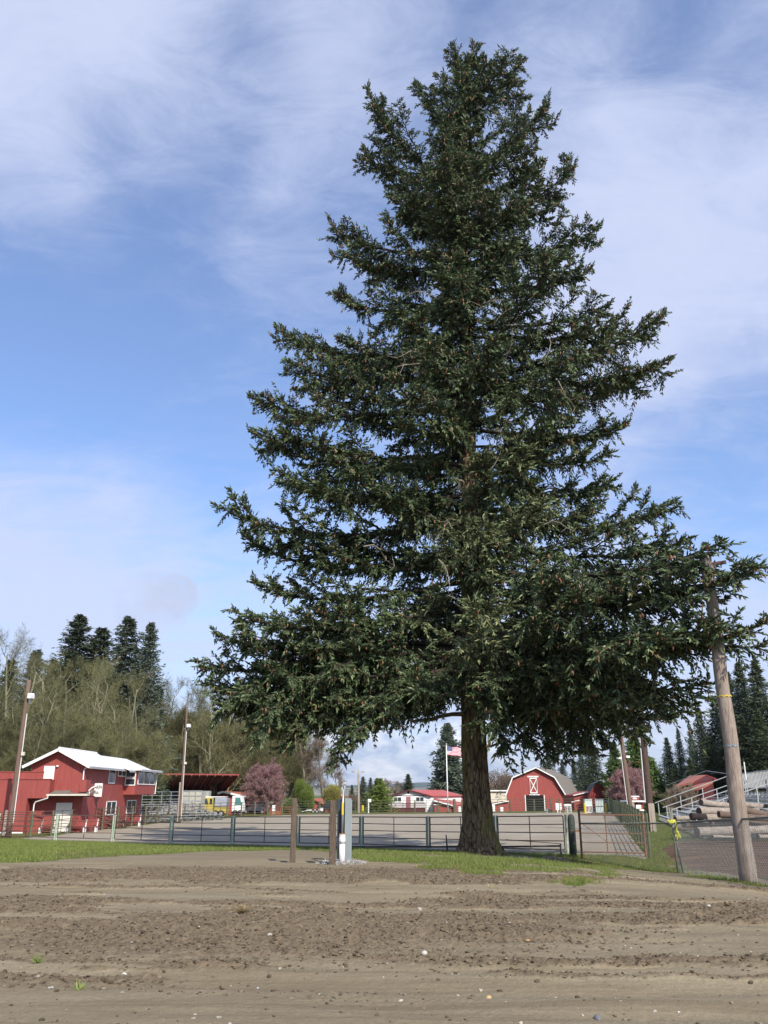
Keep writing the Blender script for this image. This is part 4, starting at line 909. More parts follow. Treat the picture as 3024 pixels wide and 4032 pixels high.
# ------------------------------------------------------------------ pipe fences
def zat(py, Y): return P(1512, py, Y).z
def fence_run(label, pts, step, mat_rail, mat_post, nr=5, H=1.62, lo=.22, rp=.024, post_w=.075, mid=True, double=False, rails_as_parts=False, name='pipe_fence', mats=None):
    root = thing(name, label, 'fence', (pts[0][0], pts[0][1], G(*pts[0])))
    J = []
    if step:
        d = 0; segs = [(Vector(a), Vector(b)) for a, b in zip(pts[:-1], pts[1:])]; tot = sum((b - a).length for a, b in segs); n = max(1, round(tot / step))
        for i in range(n + 1):
            t = tot * i / n
            for a, b in segs:
                l = (b - a).length
                if t <= l + 1e-6: J.append(a + (b - a) * (t / l)); break
                t -= l
    else: J = [Vector(p) for p in pts]
    for i, j in enumerate(J):
        z = G(j.x, j.y)
        if i + 1 < len(J): u = (J[i + 1] - j).normalized()
        offs = (-.085, .085) if double and 0 < i < len(J) - 1 else (0,)
        for o_ in offs:
            m = MB(); c = j + u * o_; m.tube([(c.x, c.y, z - .2), (c.x, c.y, z + H + .05)], post_w / (2 if not double else 1.7), 8); m.build('post', mat_post, root, smooth=False)
    for i in range(len(J) - 1):
        a, b = J[i], J[i + 1]; u = (b - a).normalized(); g_ = .11 if double else post_w * .6
        a2 = a + u * (g_ + .03); b2 = b - u * (g_ + .03); za, zb = G(a2.x, a2.y), G(b2.x, b2.y)
        if double: za = max(za, G(a2.x, a2.y)); zb = max(zb, G(b2.x, b2.y))
        mr = mats[i % len(mats)] if mats else mat_rail
        f = MB(); hs = [lo + (H - lo) * k / (nr - 1) for k in range(nr)]
        def pt(s, h): p = a2 + (b2 - a2) * s; return (p.x, p.y, za + (zb - za) * s + h)
        if rails_as_parts:
            c = .05
            f.tube([pt(0, lo), pt(0, H - c), pt(.004, H - .01), pt(.015, H), pt(.985, H), pt(.996, H - .01), pt(1, H - c), pt(1, lo), pt(.985, lo - .01), pt(.015, lo - .01), pt(0, lo + .03)], rp, 6)
            P_ = f.build('panel', mr, root, smooth=True)
            for k in range(1, nr - 1): MB().tube([pt(.002, hs[k]), pt(.5, hs[k] - .01), pt(.998, hs[k])], rp * .9, 6).build('rail', mr, P_, smooth=True)
            MB().tube([pt(.5, lo), pt(.5, H)], rp * .9, 6).build('upright', mr, P_, smooth=True)
        else:
            for k in range(nr): f.tube([pt(0, hs[k]), pt(1, hs[k])], rp, 4)
            f.tube([pt(0, lo), pt(0, H)], rp, 4); f.tube([pt(1, lo), pt(1, H)], rp, 4)
            if mid: f.tube([pt(.5, lo), pt(.5, H)], rp, 4)
            f.build('panel', mr, root)
    return root
def FXY(px): # point of the front fence line seen at px
    for Y in np.arange(70, 34, -.02):
        x = GX(px, Y, .1)
        if Y <= np.interp(x, FX, FY): return (x, float(Y))
front = [FXY(p) for p in (-250, -12, 218, 443, 671, 914, 1171, 1423, 1688, 1957, 2238)]
m_dkpipe = M('dark green black pipe', (.045, .05, .042), .6, .3, 12)
fence_run('rusty five-rail pipe fence with double green posts along the front of the sandy arena', front, None, m_rustpipe, m_greenpipe, 5, 1.6, .2, .026, .085, double=True, rails_as_parts=True, mats=[m_rustpipe, m_rustpipe, m_rustpipe, m_rustpipe, m_dkpipe, m_dkpipe, m_rustpipe, m_rustpipe, m_rustpipe, m_rustpipe])
m_farpipe = M('olive green pipe', (.11, .125, .075), .7, .25, 5, stain=(.15, .08, .05), stain_amt=.2)
fence_run('tall green pipe fence in front of the red arena building and left bleachers', [(-27.3, 61.5), (-25.5, 62.6), (-24.6, 78), (-23.0, 94), (-19.5, 106), (-15.4, 116.5)], 3.3, m_rustpipe, m_farpipe, 6, 1.75, .15, .025, .17)
fence_run('distant thin green pipe fence along the far side of the arena', [(-15.4, 116.5), (-12.1, 122.5), (8, 123.5), (30.4, 118.6)], 3.3, m_farpipe, m_farpipe, 6, 1.75, .15, .025, .10)
fence_run('receding green pipe fence along the right side of the arena', [(10.95, 36.8), (30.6, 118.4)], 3.3, m_farpipe, m_farpipe, 6, 1.65, .15, .026, .11)
# tall rusty arch in the left fence
t = thing('gate_frame', 'tall rusty pipe arch rising from the fence before the red building', 'gate frame', (GX(395, 75), 75, 0)); a = GX(374, 75); b = GX(412, 75)
MB().tube([(a, 75, G(a, 75)), (a, 75, zat(3138, 75)), (b, 75, zat(3138, 75)), (b, 75, G(b, 75))], .035, 6).build('frame', m_rustgate, t); MB().tube([(a, 75, zat(3143, 75)), (b, 75, zat(3143, 75))], .02, 6).build('crossbar', m_rustgate, t)

# ------------------------------------------------------------------ chain-link
m_wire = M('galvanised chain-link wire', (.33, .34, .33), .5, .1, 8, metal=.3)
m_rail = M('old grey green top rail', (.17, .17, .14), .6, .25, 10, stain=(.1, .07, .05), stain_amt=.15)
def chainlink(root, bot, top, sp=.12, r=.0042, mat=None):
    """bot/top: lists of 3-D points (same length), diamonds strung between"""
    bot = [np.array(p, float) for p in bot]; top = [np.array(p, float) for p in top]
    L = [0.]
    for a, b in zip(bot[:-1], bot[1:]): L.append(L[-1] + np.linalg.norm((b - a)[:2]))
    tot = L[-1]; H = max(np.linalg.norm(t - b) for t, b in zip(top, bot))
    def at(s, h):
        s = np.clip(s, 0, tot); B = np.stack([np.interp(s, L, [p[i] for p in bot]) for i in range(3)], -1); T = np.stack([np.interp(s, L, [p[i] for p in top]) for i in range(3)], -1)
        return B + (T - B) * h[..., None]
    A, B = [], []; s0 = np.arange(-H, tot + H, sp); nseg = 8
    for sg in (1, -1):
        for k in range(nseg):
            h0, h1 = k / nseg, (k + 1) / nseg; x0 = s0 + sg * (h0 - .5) * H; x1 = s0 + sg * (h1 - .5) * H; ok = (x0 >= 0) & (x0 <= tot) & (x1 >= 0) & (x1 <= tot)
            A.append(at(x0[ok], np.full(ok.sum(), h0))); B.append(at(x1[ok], np.full(ok.sum(), h1)))
    # the knuckled ends that stick up over the rail
    x0 = np.arange(0, tot, sp * 1.3); q = at(x0, np.full(len(x0), 1.0)); A.append(q); B.append(q + np.array([0, 0, .05]) + rng.normal(size=q.shape) * .012)
    A = np.concatenate(A); B = np.concatenate(B); v, f, t_ = ribbons(A, B, np.full(len(A), r), np.full(len(A), r), np.zeros(len(A)), 3)
    return npmesh('wire_mesh', v, f, mat or m_wire, root)
# low fallen fence in front of the arena, rail passes behind the spruce
Yl = lambda px: float(np.interp(px, [1310, 2208], [45.0, 38.3]))
t = thing('chain_link_fence', 'low chain-link fence with black top rail, running behind the spruce trunk', 'fence', (GX(1310, 45), 45, 0))
pxs = [1310, 1560, 1760, 1960, 2208]; tops = [P(p, 3334 if p < 2000 else 3331, Yl(p)) for p in pxs]; bots = [V(q.x, q.y, -.02) for q in tops]
MB().tube(tops, .035, 8).build('top_rail', m_black_pipe, t, smooth=True); chainlink(t, bots, tops, .12, .0045)
q = P(1760, 3334, Yl(1760)); e_ = P(1756, 3286, Yl(1760)); MB().tube([V(q.x, q.y - .05, -.1), (q.x, q.y - .05, q.z), (e_.x, q.y - .05, e_.z)], [.04, .04, .025], 7).build('post', m_black_pipe, t)
MB().tube([V(tops[-1].x, tops[-1].y, -.1), (tops[-1].x, tops[-1].y, tops[-1].z + .1)], .05, 8).build('post', m_rail, t)
MB().tube([P(1990, 3306, 39.5), P(2208, 3322, 38.6)], .016, 6).build('brace', m_black_pipe, t)
# right fence: from the tall post by the bollard to the leaning posts and on in front of the pole
t = thing('chain_link_fence', 'grey chain-link fence from the green bollard to the right edge, in front of the logs', 'fence', (GX(2285, 36), 36, 0))
cl = [(2283, 3243, 3372, 35.6), (2400, 3243, 3386, 34.6), (2520, 3243, 3400, 33.4), (2655, 3240, 3418, 32), (2800, 3231, 3440, 28), (2945, 3224, 3466, 24.7), (3030, 3218, 3484, 23.2), (3250, 3205, 3530, 20)]
tops = [P(a, b, Y) for a, b, c_, Y in cl]; bots = [V(p.x, p.y, .02) for p in tops]
MB().tube(tops, .030, 8).build('top_rail', m_rail, t, smooth=True); chainlink(t, bots, tops, .125, .0048)
for px, ptop, Y, r in [(2283, 3190, 35.6, .045), (2650, 3180, 32.2, .04), (3250, 3200, 20, .04)]:
    q = P(px, 3250, Y); MB().tube([V(q.x, q.y, -.2), (q.x, q.y, P(px, ptop, Y).z)], r, 8).build('post', m_rail if px > 2300 else m_rustpipe, t, smooth=True)
q = P(2690, 3412, 31.6); q0 = P(2632, 3178, 31.8); MB().tube([V(q.x, q.y, -.1), q0], .036, 8).build('leaning_post', m_rail, t, smooth=True)
# gate
t = thing('pipe_gate', 'rusty pipe gate with chain-link infill and diagonal brace beside the green bollard', 'gate', (GX(2300, 37), 37, G(GX(2300, 37), 37)))
ga = Vector((GX(2284, 37.2, 1), 37.2)); gb_ = Vector((10.75, 36.7)); za = G(ga.x, ga.y) + .12; zb = G(gb_.x, gb_.y) + .12
def gp(s, h): p = ga + (gb_ - ga) * s; return (p.x, p.y, za + (zb - za) * s + h)
MB().tube([gp(.01, .05), gp(.01, 1.5), gp(.99, 1.5), gp(.99, .05), gp(.01, .05)], .03, 7).build('frame', m_rustgate, t)
for h in (.42, .78, 1.14): MB().tube([gp(.01, h), gp(.99, h)], .022, 6).build('rail', m_rustgate, t)
MB().tube([gp(.42, .05), gp(.42, 1.5)], .024, 6).build('upright', m_rustgate, t); MB().tube([gp(.03, 1.2), gp(.42, .45)], .014, 6).build('brace', m_rustgate, t)
MB().tube([gp(1.0, -.2), gp(1.0, 1.62)], .05, 8).build('hinge_post', m_rustgate, t)
# bollard
x = GX(2258, 37.3, .5); t = thing('bollard_post', 'thick dark green round-topped post with a rusty strap beside the gate', 'post', (x, 37.3, G(x, 37.3)))
z0 = G(x, 37.3); m_dkgreen = M('dark green mossy pipe', (.05, .062, .05), .75, .35, 5, stain=(.12, .13, .09), stain_amt=.15, bump=.3)
MB().tube([(x, 37.3, z0 - .2), (x, 37.3, z0 + 1.45), (x, 37.3, z0 + 1.56), (x, 37.3, z0 + 1.62), (x, 37.3, z0 + 1.64)], [.155, .150, .13, .08, .01], 20).build('post', m_dkgreen, t, smooth=True)
MB().tube([(x, 37.3, z0 + .98), (x, 37.3, z0 + 1.0)], .165, 20).box((x + .22, 37.25, z0 + .98), (.2, .04, .08)).build('strap', m_rustgate, t)
# yellow tape
m_tape = M('yellow caution ribbon', (.50, .50, .07), .45, .1, 12)
mb = MB(); c0 = P(2645, 3234, 31.7)
def strip(pts, w, th=.004):
    for a, b in zip(pts[:-1], pts[1:]): mb.beam(a, b, th, w)
strip([c0 + Vector(v) for v in [(-.16, -.05, .05), (-.08, -.08, .0), (0, -.09, .05), (.06, -.08, -.02), (.12, -.06, .03)]], .07)
strip([c0 + Vector(v) for v in [(-.12, -.06, -.03), (0, -.1, -.04), (.1, -.08, .06)]], .06)
strip([c0 + Vector(v) for v in [(.1, -.07, .02), (.13, -.09, -.15), (.11, -.08, -.35), (.15, -.1, -.45), (.1, -.09, -.6)]], .05)
strip([c0 + Vector(v) for v in [(.13, -.08, -.3), (.19, -.1, -.42), (.22, -.1, -.55)]], .05); strip([c0 + Vector(v) for v in [(.11, -.08, -.35), (.05, -.1, -.5)]], .05)
mb.sphere(tuple(c0 + Vector((.12, -.09, -.36))), .045, 8, 6)
tag(mb.build('caution_ribbon', m_tape), 'bright yellow plastic ribbon knotted round the leaning fence post', 'ribbon')

# ------------------------------------------------------------------ posts and water pipe in the foreground
def wood_post(px, pyb, pyt, Y, w, label, mat=None, rz=.15, flat_top=True):
    top = P(px, pyt, Y); x = top.x; zb = G(x, Y) - .25
    mb = MB(); mb.box((x, Y, (zb + top.z) / 2), (w, w, top.z - zb), rz); o = mb.build('wooden_post', mat or m_wood, bevel=.012); tag(o, label, 'post')
    return o
wood_post(1160, 3375, 3143, 23.6, .145, 'weathered square brown post, leftmost of three, with frayed top')
wood_post(1313, 3405, 3152, 22.8, .15, 'weathered square brown post directly left of the white water pipe', rz=-.1)
wood_post(1357, 3385, 3140, 24.2, .16, 'dark brown square post between the two grey metal channels', rz=0)
m_greyst = M('blue grey painted steel', (.23, .26, .26), .5, .08, 6)
x = P(1370, 3140, 23.9).x; zt = P(1370, 3143, 23.9).z; zb = G(x, 23.9)
t = thing('metal_channel', 'light blue-grey steel channel on the right side of the dark post', 'post', (x, 23.9, zb))
MB().box2((x - .075, 23.80, zb - .1), (x + .095, 24.02, zt)).build('channel', m_greyst, t, bevel=.006); MB().box2((x + .097, 23.83, zb - .1), (x + .112, 23.99, zt - .04)).build('lip', M('pale steel edge', (.3, .36, .38), .5), t)
x = P(1338, 3140, 24.3).x; zt = P(1338, 3146, 24.3).z; zb = G(x, 24.3)
tag(MB().box2((x - .055, 24.2, zb - .1), (x + .055, 24.42, zt)).build('metal_channel', M('blue grey steel with painted shade', (.045, .055, .07), .5, .1), bevel=.006), 'blue-grey steel channel with its shade painted in, behind the water pipe', 'post')  # darker copy of the channel steel, shade put into the colour
Yp = 23.3; x = P(1346, 3395, Yp).x; zb = G(x, Yp); zp = P(1346, 3285, Yp).z
t = thing('water_pipe', 'white plastic water pipe with a thin metal riser and tap, standing in gravel', 'standpipe', (x, Yp, zb))
m_pvc = M('white plastic pipe', (.74, .71, .70), .4, .05, 3)
MB().tube([(x, Yp, zb - .1), (x, Yp, zp - .16)], .078, 20).build('casing', m_pvc, t, smooth=True); MB().tube([(x, Yp, zp - .17), (x, Yp, zp - .1), (x, Yp, zp - .09), (x, Yp, zp)], [.088, .088, .082, .082], 20).build('coupling', m_pvc, t, smooth=False)
MB().tube([(x, Yp, zp), (x, Yp, zp + .02)], .086, 20).build('cap', M('rusty ring', (.3, .18, .08), .6), t); MB().tube([(x, Yp, zp - .2), (x, Yp, zp - .185)], .091, 16).tube([(x, Yp, zp - .225), (x, Yp, zp - .215)], .089, 16).build('hose_clamp', m_galv, t)
zr = P(1346, 3105, Yp).z; MB().tube([(x, Yp, zp), (x + .01, Yp, zr)], .027, 12).build('riser', m_galv, t, smooth=True)
MB().tube([(x, Yp - .002, P(1346, 3208, Yp).z), (x, Yp - .002, P(1346, 3158, Yp).z)], .0295, 12, cap=False).build('label', m_yellow, t)
MB().tube([(x + .01, Yp, zr), (x + .0, Yp, zr + .10), (x + .04, Yp - .02, zr + .14), (x + .10, Yp - .02, zr + .14)], [.035, .035, .03, .022], 8).tube([(x - .03, Yp - .02, zr - .16), (x - .03, Yp - .02, zr - .02), (x + .0, Yp, zr + .08)], .018, 7).tube([(x + .045, Yp, zr - .2), (x + .05, Yp, zr + .12)], .013, 6).build('tap_head', m_galv, t, smooth=True)
MB().tube([(x - .045, Yp - .02, zr - .24), (x - .035, Yp - .02, zr - .14)], [.022, .03], 8).build('hose_outlet', M('brass', (.45, .18, .06), .4, .1, metal=.5), t, smooth=True)
MB().beam((x - .095, Yp - .02, zp - .1), (x - .08, Yp - .02, zp - .32), .012, .035).build('lever', m_black_pipe, t)

# ------------------------------------------------------------------ poles
def pole(name, label, pxb, Y, pxt, pyt, rb, rt, mat, parts=None, cat='pole', splint=None, conduit=None, tops=None):
    tp = P(pxt, pyt, Y); xb = GX(pxb, Y); zb = G(xb, Y)
    t_ = thing(name, label, cat, (xb, Y, zb)); n = 9
    pts = [Vector((xb, Y, zb - .3)).lerp(tp, i / n) for i in range(n + 1)]
    MB().tube(pts, [rb + (rt - rb) * i / n for i in range(n + 1)], 14).build('pole', mat, t_, smooth=True)
    def ax(py):
        z = P(pxt, py, Y).z; return Vector((xb, Y, zb)).lerp(tp, (z - zb) / (tp.z - zb))
    if conduit:
        sx_, y0, y1 = conduit; a = ax(y0); b = ax(y1); MB().tube([a + Vector((sx_ * (rb + .03), -.03, 0)), b + Vector((sx_ * (rt + .03), -.03, 0))], .035, 6).build('conduit', m_conduit, t_)
    if splint:
        y0, y1, sx_, w_ = splint; a = ax(y0); b = ax(y1); MB().beam(a + Vector((sx_, -rb * .8, 0)), b + Vector((sx_, -rb * .8, 0)), w_, .08).build('splint', m_palepole, t_)
    return t_, ax
def floodlight(t_, p, s=1.0, flip=1):
    MB().box(p, (.42 * s, .5 * s, .36 * s), .3).build('floodlight', m_white, t_, bevel=.03)
    MB().box(p + Vector((.16 * s * flip, -.16 * s, -.06 * s)), (.26 * s, .32 * s, .24 * s), .5).build('lens', M('floodlight glass', (.5, .5, .52), .2), t_); MB().beam(p + Vector((0, 0, -.5 * s)), p, .07, .07).build('bracket', m_galv, t_)
t, ax = pole('light_pole', 'thick brown light pole in front of the red arena building', 33, 64, 115, 2678, .20, .15, m_polewood, conduit=(1, 3240, 2810), splint=(3290, 3190, -.3, .18)); floodlight(t, ax(2742) + Vector((.34, -.1, 0)), 1.1); MB().box(ax(2968) + Vector((.32, -.1, 0)), (.22, .2, .25)).build('junction_box', m_cream, t)
t, ax = pole('light_pole', 'slim brown light pole beside the left bleachers, in front of the wood', 706, 93.3, 738, 2765, .13, .09, m_polewood, conduit=(1, 3225, 2880), splint=(3235, 3080, -.17, .13)); floodlight(t, ax(2858) + Vector((.3, -.1, 0)), .95); MB().box(ax(3005) + Vector((.25, -.1, 0)), (.25, .2, .22)).build('junction_box', m_cream, t)
t, ax = pole('light_pole', 'brown light pole leaning over the small barn, left of two on the right', 2494, 73, 2424, 2745, .21, .16, m_polewood, conduit=(-1, 3180, 2880), splint=(3245, 3160, .2, .2)); MB().box(ax(2980) + Vector((.3, -.15, 0)), (.3, .25, .18)).build('floodlight', m_white, t); MB().box(ax(2985) + Vector((-.45, -.15, 0)), (.35, .2, .16), .4).build('floodlight', m_white, t)
t, ax = pole('utility_pole', 'dark brown pole with a pale wooden splint, beside the right-hand bleachers', 2571, 57, 2513, 2700, .235, .20, M('dark creosoted pole', (.085, .055, .045), .8, .3, 4, stretch=(6, 6, .5), bump=.5), conduit=(-1, 3160, 2900), splint=(3282, 3163, .05, .38))
t, ax = pole('light_pole', 'pale wooden pole with two small lamps, left of the white deck house', 1412, 126, 1412, 3033, .17, .13, m_palepole); q = ax(3042)
MB().tube([q + Vector((-.7, 0, .15)), q, q + Vector((.7, 0, .15))], .04, 6).build('lamp_arm', m_galv, t)
for s_ in (-1, 1): MB().box(q + Vector((s_ * .8, -.1, .12)), (.4, .35, .18), s_ * .3).build('lamp', m_galv, t)
# big pale log pole
m_logpole, nt, b = new_mat('pale peeled log pole')
tcn = nd(nt, 'ShaderNodeTexCoord'); mp = nd(nt, 'ShaderNodeMapping'); mp.inputs['Scale'].default_value = (3, 3, .6); lnk(nt, tcn.outputs['Object'], mp.inputs[0])
n1 = nd(nt, 'ShaderNodeTexNoise', i_Scale=2.6, i_Detail=8.0, i_Roughness=.6, i_Distortion=1.2); lnk(nt, mp.outputs[0], n1.inputs['Vector'])
c = ramp(nt, n1.outputs[0], .3, .7, (.20, .155, .12), (.36, .30, .25)); n2 = nd(nt, 'ShaderNodeTexNoise', i_Scale=9.0, i_Detail=5.0); mpp = nd(nt, 'ShaderNodeMapping'); mpp.inputs['Scale'].default_value = (6, 6, .25); lnk(nt, tcn.outputs['Object'], mpp.inputs[0]); lnk(nt, mpp.outputs[0], n2.inputs['Vector'])
c = mix(nt, ramp(nt, n2.outputs[0], .52, .7), c, (.12, .09, .07)); lnk(nt, c, b.inputs['Base Color']); b.inputs['Roughness'].default_value = .85; b.inputs['Specular IOR Level'].default_value = .15
bn = nd(nt, 'ShaderNodeBump', i_Strength=.5, i_Distance=.02); lnk(nt, n2.outputs[0], bn.inputs['Height']); lnk(nt, bn.outputs[0], b.inputs['Normal'])
Yq = 25.4; tp = P(2780, 2192, Yq); xb = P(2945, 3464, Yq).x; zb = G(xb, Yq)
t = thing('log_pole', 'thick pale peeled log pole with a cut top, rising through the chain-link fence line', 'pole', (xb, Yq, zb)); n = 14
pts = [Vector((xb, Yq, zb - .4)).lerp(tp, i / n) + Vector((.02 * math.sin(i * 1.3), 0, 0)) for i in range(n + 1)]
MB().tube(pts, [(.245 + (.17 - .245) * i / n) * (1 + .03 * math.sin(i * 2.1)) for i in range(n + 1)], 24).build('pole', m_logpole, t, smooth=True)
def band(py, col, h, nm, arc=1.0):
    z = P(2900, py, Yq).z; k = (z - zb) / (tp.z - zb); c = Vector((xb, Yq, zb)).lerp(tp, k); r = .245 + (.17 - .245) * k + .014
    mb = MB(); m = 14; vs = []; 
    for i in range(m + 1):
        a = -math.pi * (.5 - .5 * arc) - math.pi * arc * i / m; dz = .02 * math.sin(i * 1.9)
        for q in (0, 1): vs.append((c.x + r * math.cos(a), c.y + r * math.sin(a), c.z + dz + (q - .5) * h * (.5 + .5 * abs(math.sin(i * 1.1 + .5)))))
    mb.add(vs, [(2 * i, 2 * i + 1, 2 * i + 3, 2 * i + 2) for i in range(m)]); mb.build(nm, M(nm.replace('_', ' '), col, .8, .3, 20), t)
band(2742, (.55, .42, .06), .05, 'yellow_paint_mark', .9); band(2937, (.2, .3, .4), .03, 'blue_paint_mark', .9)
q = P(2835, 2222, Yq); MB().beam(q + Vector((-.4, .1, 0)), q + Vector((.18, -.05, .06)), .1, .1).build('crossarm_stub', M('old brown crossarm', (.1, .06, .05), .8), t)
# flagpole
xf = GX(1764, 127); zf = G(xf, 127); tp = P(1757, 2933, 127); t = thing('flagpole', 'slim white flagpole left of the big spruce trunk', 'flagpole', (xf, 127, zf))
MB().tube([(xf, 127, zf), tp], [.11, .06], 10).build('pole', m_white, t, smooth=True); MB().sphere(tuple(tp + Vector((0, 0, .1))), .12).build('finial', m_galv, t, smooth=True)
fw, fh = 2.1, 1.25; zt = tp.z - .15; NX, NY = 28, 26; vs = []
def fl(u, v): # waving cloth
    w_ = .16 * math.sin(u * 7.5 + v * 1.5) * (.3 + u); return (tp.x + .08 + u * fw * .97, 127 + w_, zt - v * fh - u * .25 + .07 * math.sin(u * 9 + 1) * u)
cols = {'r': [], 'w': [], 'b': []}
stripe = M('flag red', (.45, .03, .05), .7, .05); fwt = M('flag white', (.75, .74, .76), .7, .03); fbl = M('flag blue', (.04, .05, .16), .7, .05)
flag = thing('flag', 'small striped red and white flag with starred blue corner, flying from the flagpole', 'flag', (tp.x, 127, zt - fh))
for nm, cond, mt in (('red_stripes', lambda u, k: k % 2 == 0 and not (u < .4 and k < 7), stripe), ('white_stripes', lambda u, k: k % 2 == 1 and not (u < .4 and k < 7), fwt), ('blue_canton', lambda u, k: u < .4 and k < 7, fbl)):
    mb = MB()
    for k in range(13):
        for i in range(NX):
            u0, u1 = i / NX, (i + 1) / NX
            if cond((u0 + u1) / 2, k): mb.add([fl(u0, k / 13), fl(u1, k / 13), fl(u1, (k + 1) / 13), fl(u0, (k + 1) / 13)], [(0, 1, 2, 3)])
    mb.build(nm, mt, flag)
mb = MB()
for r_ in range(9):
    for c_ in range(6 if r_ % 2 == 0 else 5):
        u = (.035 + .066 * c_ + (.033 if r_ % 2 else 0)); v = (r_ + .8) / 9.6 * 7 / 13; p = Vector(fl(u, v)) + Vector((0, -.012, 0)); s_ = .028
        mb.add([(p.x + s_ * math.sin(a) * rr_, p.y, p.z + s_ * math.cos(a) * rr_) for a, rr_ in [(i * math.pi / 5, 1 if i % 2 == 0 else .42) for i in range(10)]], [tuple(range(10))])
mb.build('stars', fwt, flag)
# ------------------------------------------------------------------ windows and doors for walls facing -Y or +X
def window_f(root, x0, x1, z0, z1, y, panes=2, vert=True, fr=.08, mat=None):
    f = MB(); d = .06
    f.box2((x0, y - d, z0), (x0 + fr, y + .02, z1)); f.box2((x1 - fr, y - d, z0), (x1, y + .02, z1)); f.box2((x0 + fr, y - d, z0), (x1 - fr, y + .02, z0 + fr)); f.box2((x0 + fr, y - d, z1 - fr), (x1 - fr, y + .02, z1))
    for i in range(1, panes): xm = x0 + (x1 - x0) * i / panes; f.box2((xm - fr * .4, y - d + .01, z0 + fr), (xm + fr * .4, y + .02, z1 - fr))
    o = f.build('window', mat or m_white, root); MB().box2((x0 + fr, y - .025, z0 + fr), (x1 - fr, y - .012, z1 - fr)).build('pane', m_glass, o); return o
def window_s(root, y0, y1, z0, z1, x, panes=2, fr=.08, mat=None, horiz=False):
    f = MB(); d = .06
    f.box2((x - .02, y0, z0), (x + d, y0 + fr, z1)); f.box2((x - .02, y1 - fr, z0), (x + d, y1, z1)); f.box2((x - .02, y0 + fr, z0), (x + d, y1 - fr, z0 + fr)); f.box2((x - .02, y0 + fr, z1 - fr), (x + d, y1 - fr, z1))
    for i in range(1, panes): ym = y0 + (y1 - y0) * i / panes; f.box2((x - .02, ym - fr * .5, z0 + fr), (x + d - .01, ym + fr * .5, z1 - fr))
    o = f.build('window', mat or m_white, root); MB().box2((x + .012, y0 + fr, z0 + fr), (x + .025, y1 - fr, z1 - fr)).build('pane', m_glass, o); return o

# ------------------------------------------------------------------ red arena building (left)
YW = 72.0; XR = -24.75; zg = -.12
A = thing('arena_building', 'two-storey red arena building with white metal roof and glazed announcer booth, at left', 'building', (-27, 76, zg))
def X_(px, Y, py=3123): return P(px, py, Y).x
x0 = X_(112, YW); ze = zat(3013, YW); zr = zat(2953, YW); xm = (x0 + XR) / 2; zb = zg - .3
MB().prism([(x0, YW, zb), (XR, YW, zb), (XR, YW, ze - .05), (xm, YW, zr), (x0, YW, ze - .05)], (0, 8.8, 0)).prism([(x0, YW + 8.8, zb), (XR, YW + 8.8, zb), (XR, YW + 8.8, ze - .2), (xm, YW + 8.8, zr - .2), (x0, YW + 8.8, ze - .2)], (0, 8.7, 0)).build('wall', m_red, A)
# roof slabs (front part and the slightly lower, wider rear part)
def roofpair(ya, yb, xl, xr, ze_, zr_, name='roof', th=.10, xm_=None):
    xm_ = xm if xm_ is None else xm_
    a = MB().prism([(xl, ya, ze_), (xm_, ya, zr_), (xm_, ya, zr_ + th), (xl, ya, ze_ + th)], (0, yb - ya, 0)).prism([(xm_, ya, zr_), (xr, ya, ze_), (xr, ya, ze_ + th), (xm_, ya, zr_ + th)], (0, yb - ya, 0))
    return a.build(name, m_whroof, A)
rf = roofpair(YW - .55, 81, x0 - .55, XR + .5, ze - .16, zr + .05); MB().tube([(xm, YW - .5, zr + .17), (xm, 81, zr + .17)], .07, 6).build('ridge_cap', m_white, rf)
roofpair(81, 90.6, x0 - .3, XR + .95, ze - .20, zr - .12)
for xs_, nm in ((x0 - .55, 'rake_board'), (XR + .5, 'rake_board')):
    MB().beam((xs_, YW - .60, ze - .17), (xm, YW - .60, zr + .0), .08, .22).build(nm, m_white, A)
MB().box2((XR + .50, YW - .5, ze - .28), (XR + .62, 81.0, ze - .12)).build('gutter', m_alu, A); MB().box2((XR + .96, 81.2, ze - .35), (XR + 1.06, 90.5, ze - .2)).build('gutter', m_alu, A)
# door of the upper storey, wall lamp
MB().box2((X_(170, YW, 3060), YW - .05, zat(3118, YW)), (X_(212, YW, 3060), YW + .02, zat(3016, YW))).build('door_frame', m_white, A)
MB().box2((X_(174, YW, 3060), YW - .07, zat(3117, YW)), (X_(208, YW, 3060), YW + .0, zat(3021, YW))).build('door', M('white door', (.8, .8, .79), .5, .03), A)
q = P(226, 3017, YW - .1); MB().sphere(tuple(q), .11, sc=(1, 1, .8)).build('lamp', m_white, A, smooth=True)
# left wing with its parapets
YL = 70.95; zt = zat(3069, YL); zo = zat(3143, YL)
MB().box2((-48, YL, zb), (X_(110, YL), 71.7, zt)).build('wing_wall', m_red, A)
MB().box2((X_(110, YL), YL + .003, zo), (X_(195, YL, 3100), 71.95, zt)).build('wing_overhang', m_red, A)
MB().box2((-48.05, YL - .05, zt), (X_(195, YL, 3100) + .05, YL + .2, zt + .06)).build('parapet_cap', m_redflat, A)
MB().box2((-48, 71.72, zt - .05), (X_(168, 71.8, 3060), 71.96, zat(3040, 71.8))).build('rear_parapet', m_red, A)
MB().box2((-48.05, 71.68, zat(3040, 71.8)), (X_(168, 71.8, 3060) + .05, 71.98, zat(3040, 71.8) + .06)).build('parapet_cap', m_redflat, A)
MB().box2((-48, YL - .06, zg - .05), (X_(110, YL), YL, zg + .12)).build('baseboard', m_white, A)
# right-hand balcony parapet
MB().box2((X_(318, 71.2, 3100), 70.9, zat(3118, 70.9)), (X_(345, 71.2, 3100), 71.9, zat(3070, 70.9))).build('balcony_parapet', m_red, A)
MB().box2((XR - .6, 71.0, zat(3128, 71)), (XR + .42, 71.9, zat(3085, 71))).build('balcony_wall', m_red, A)
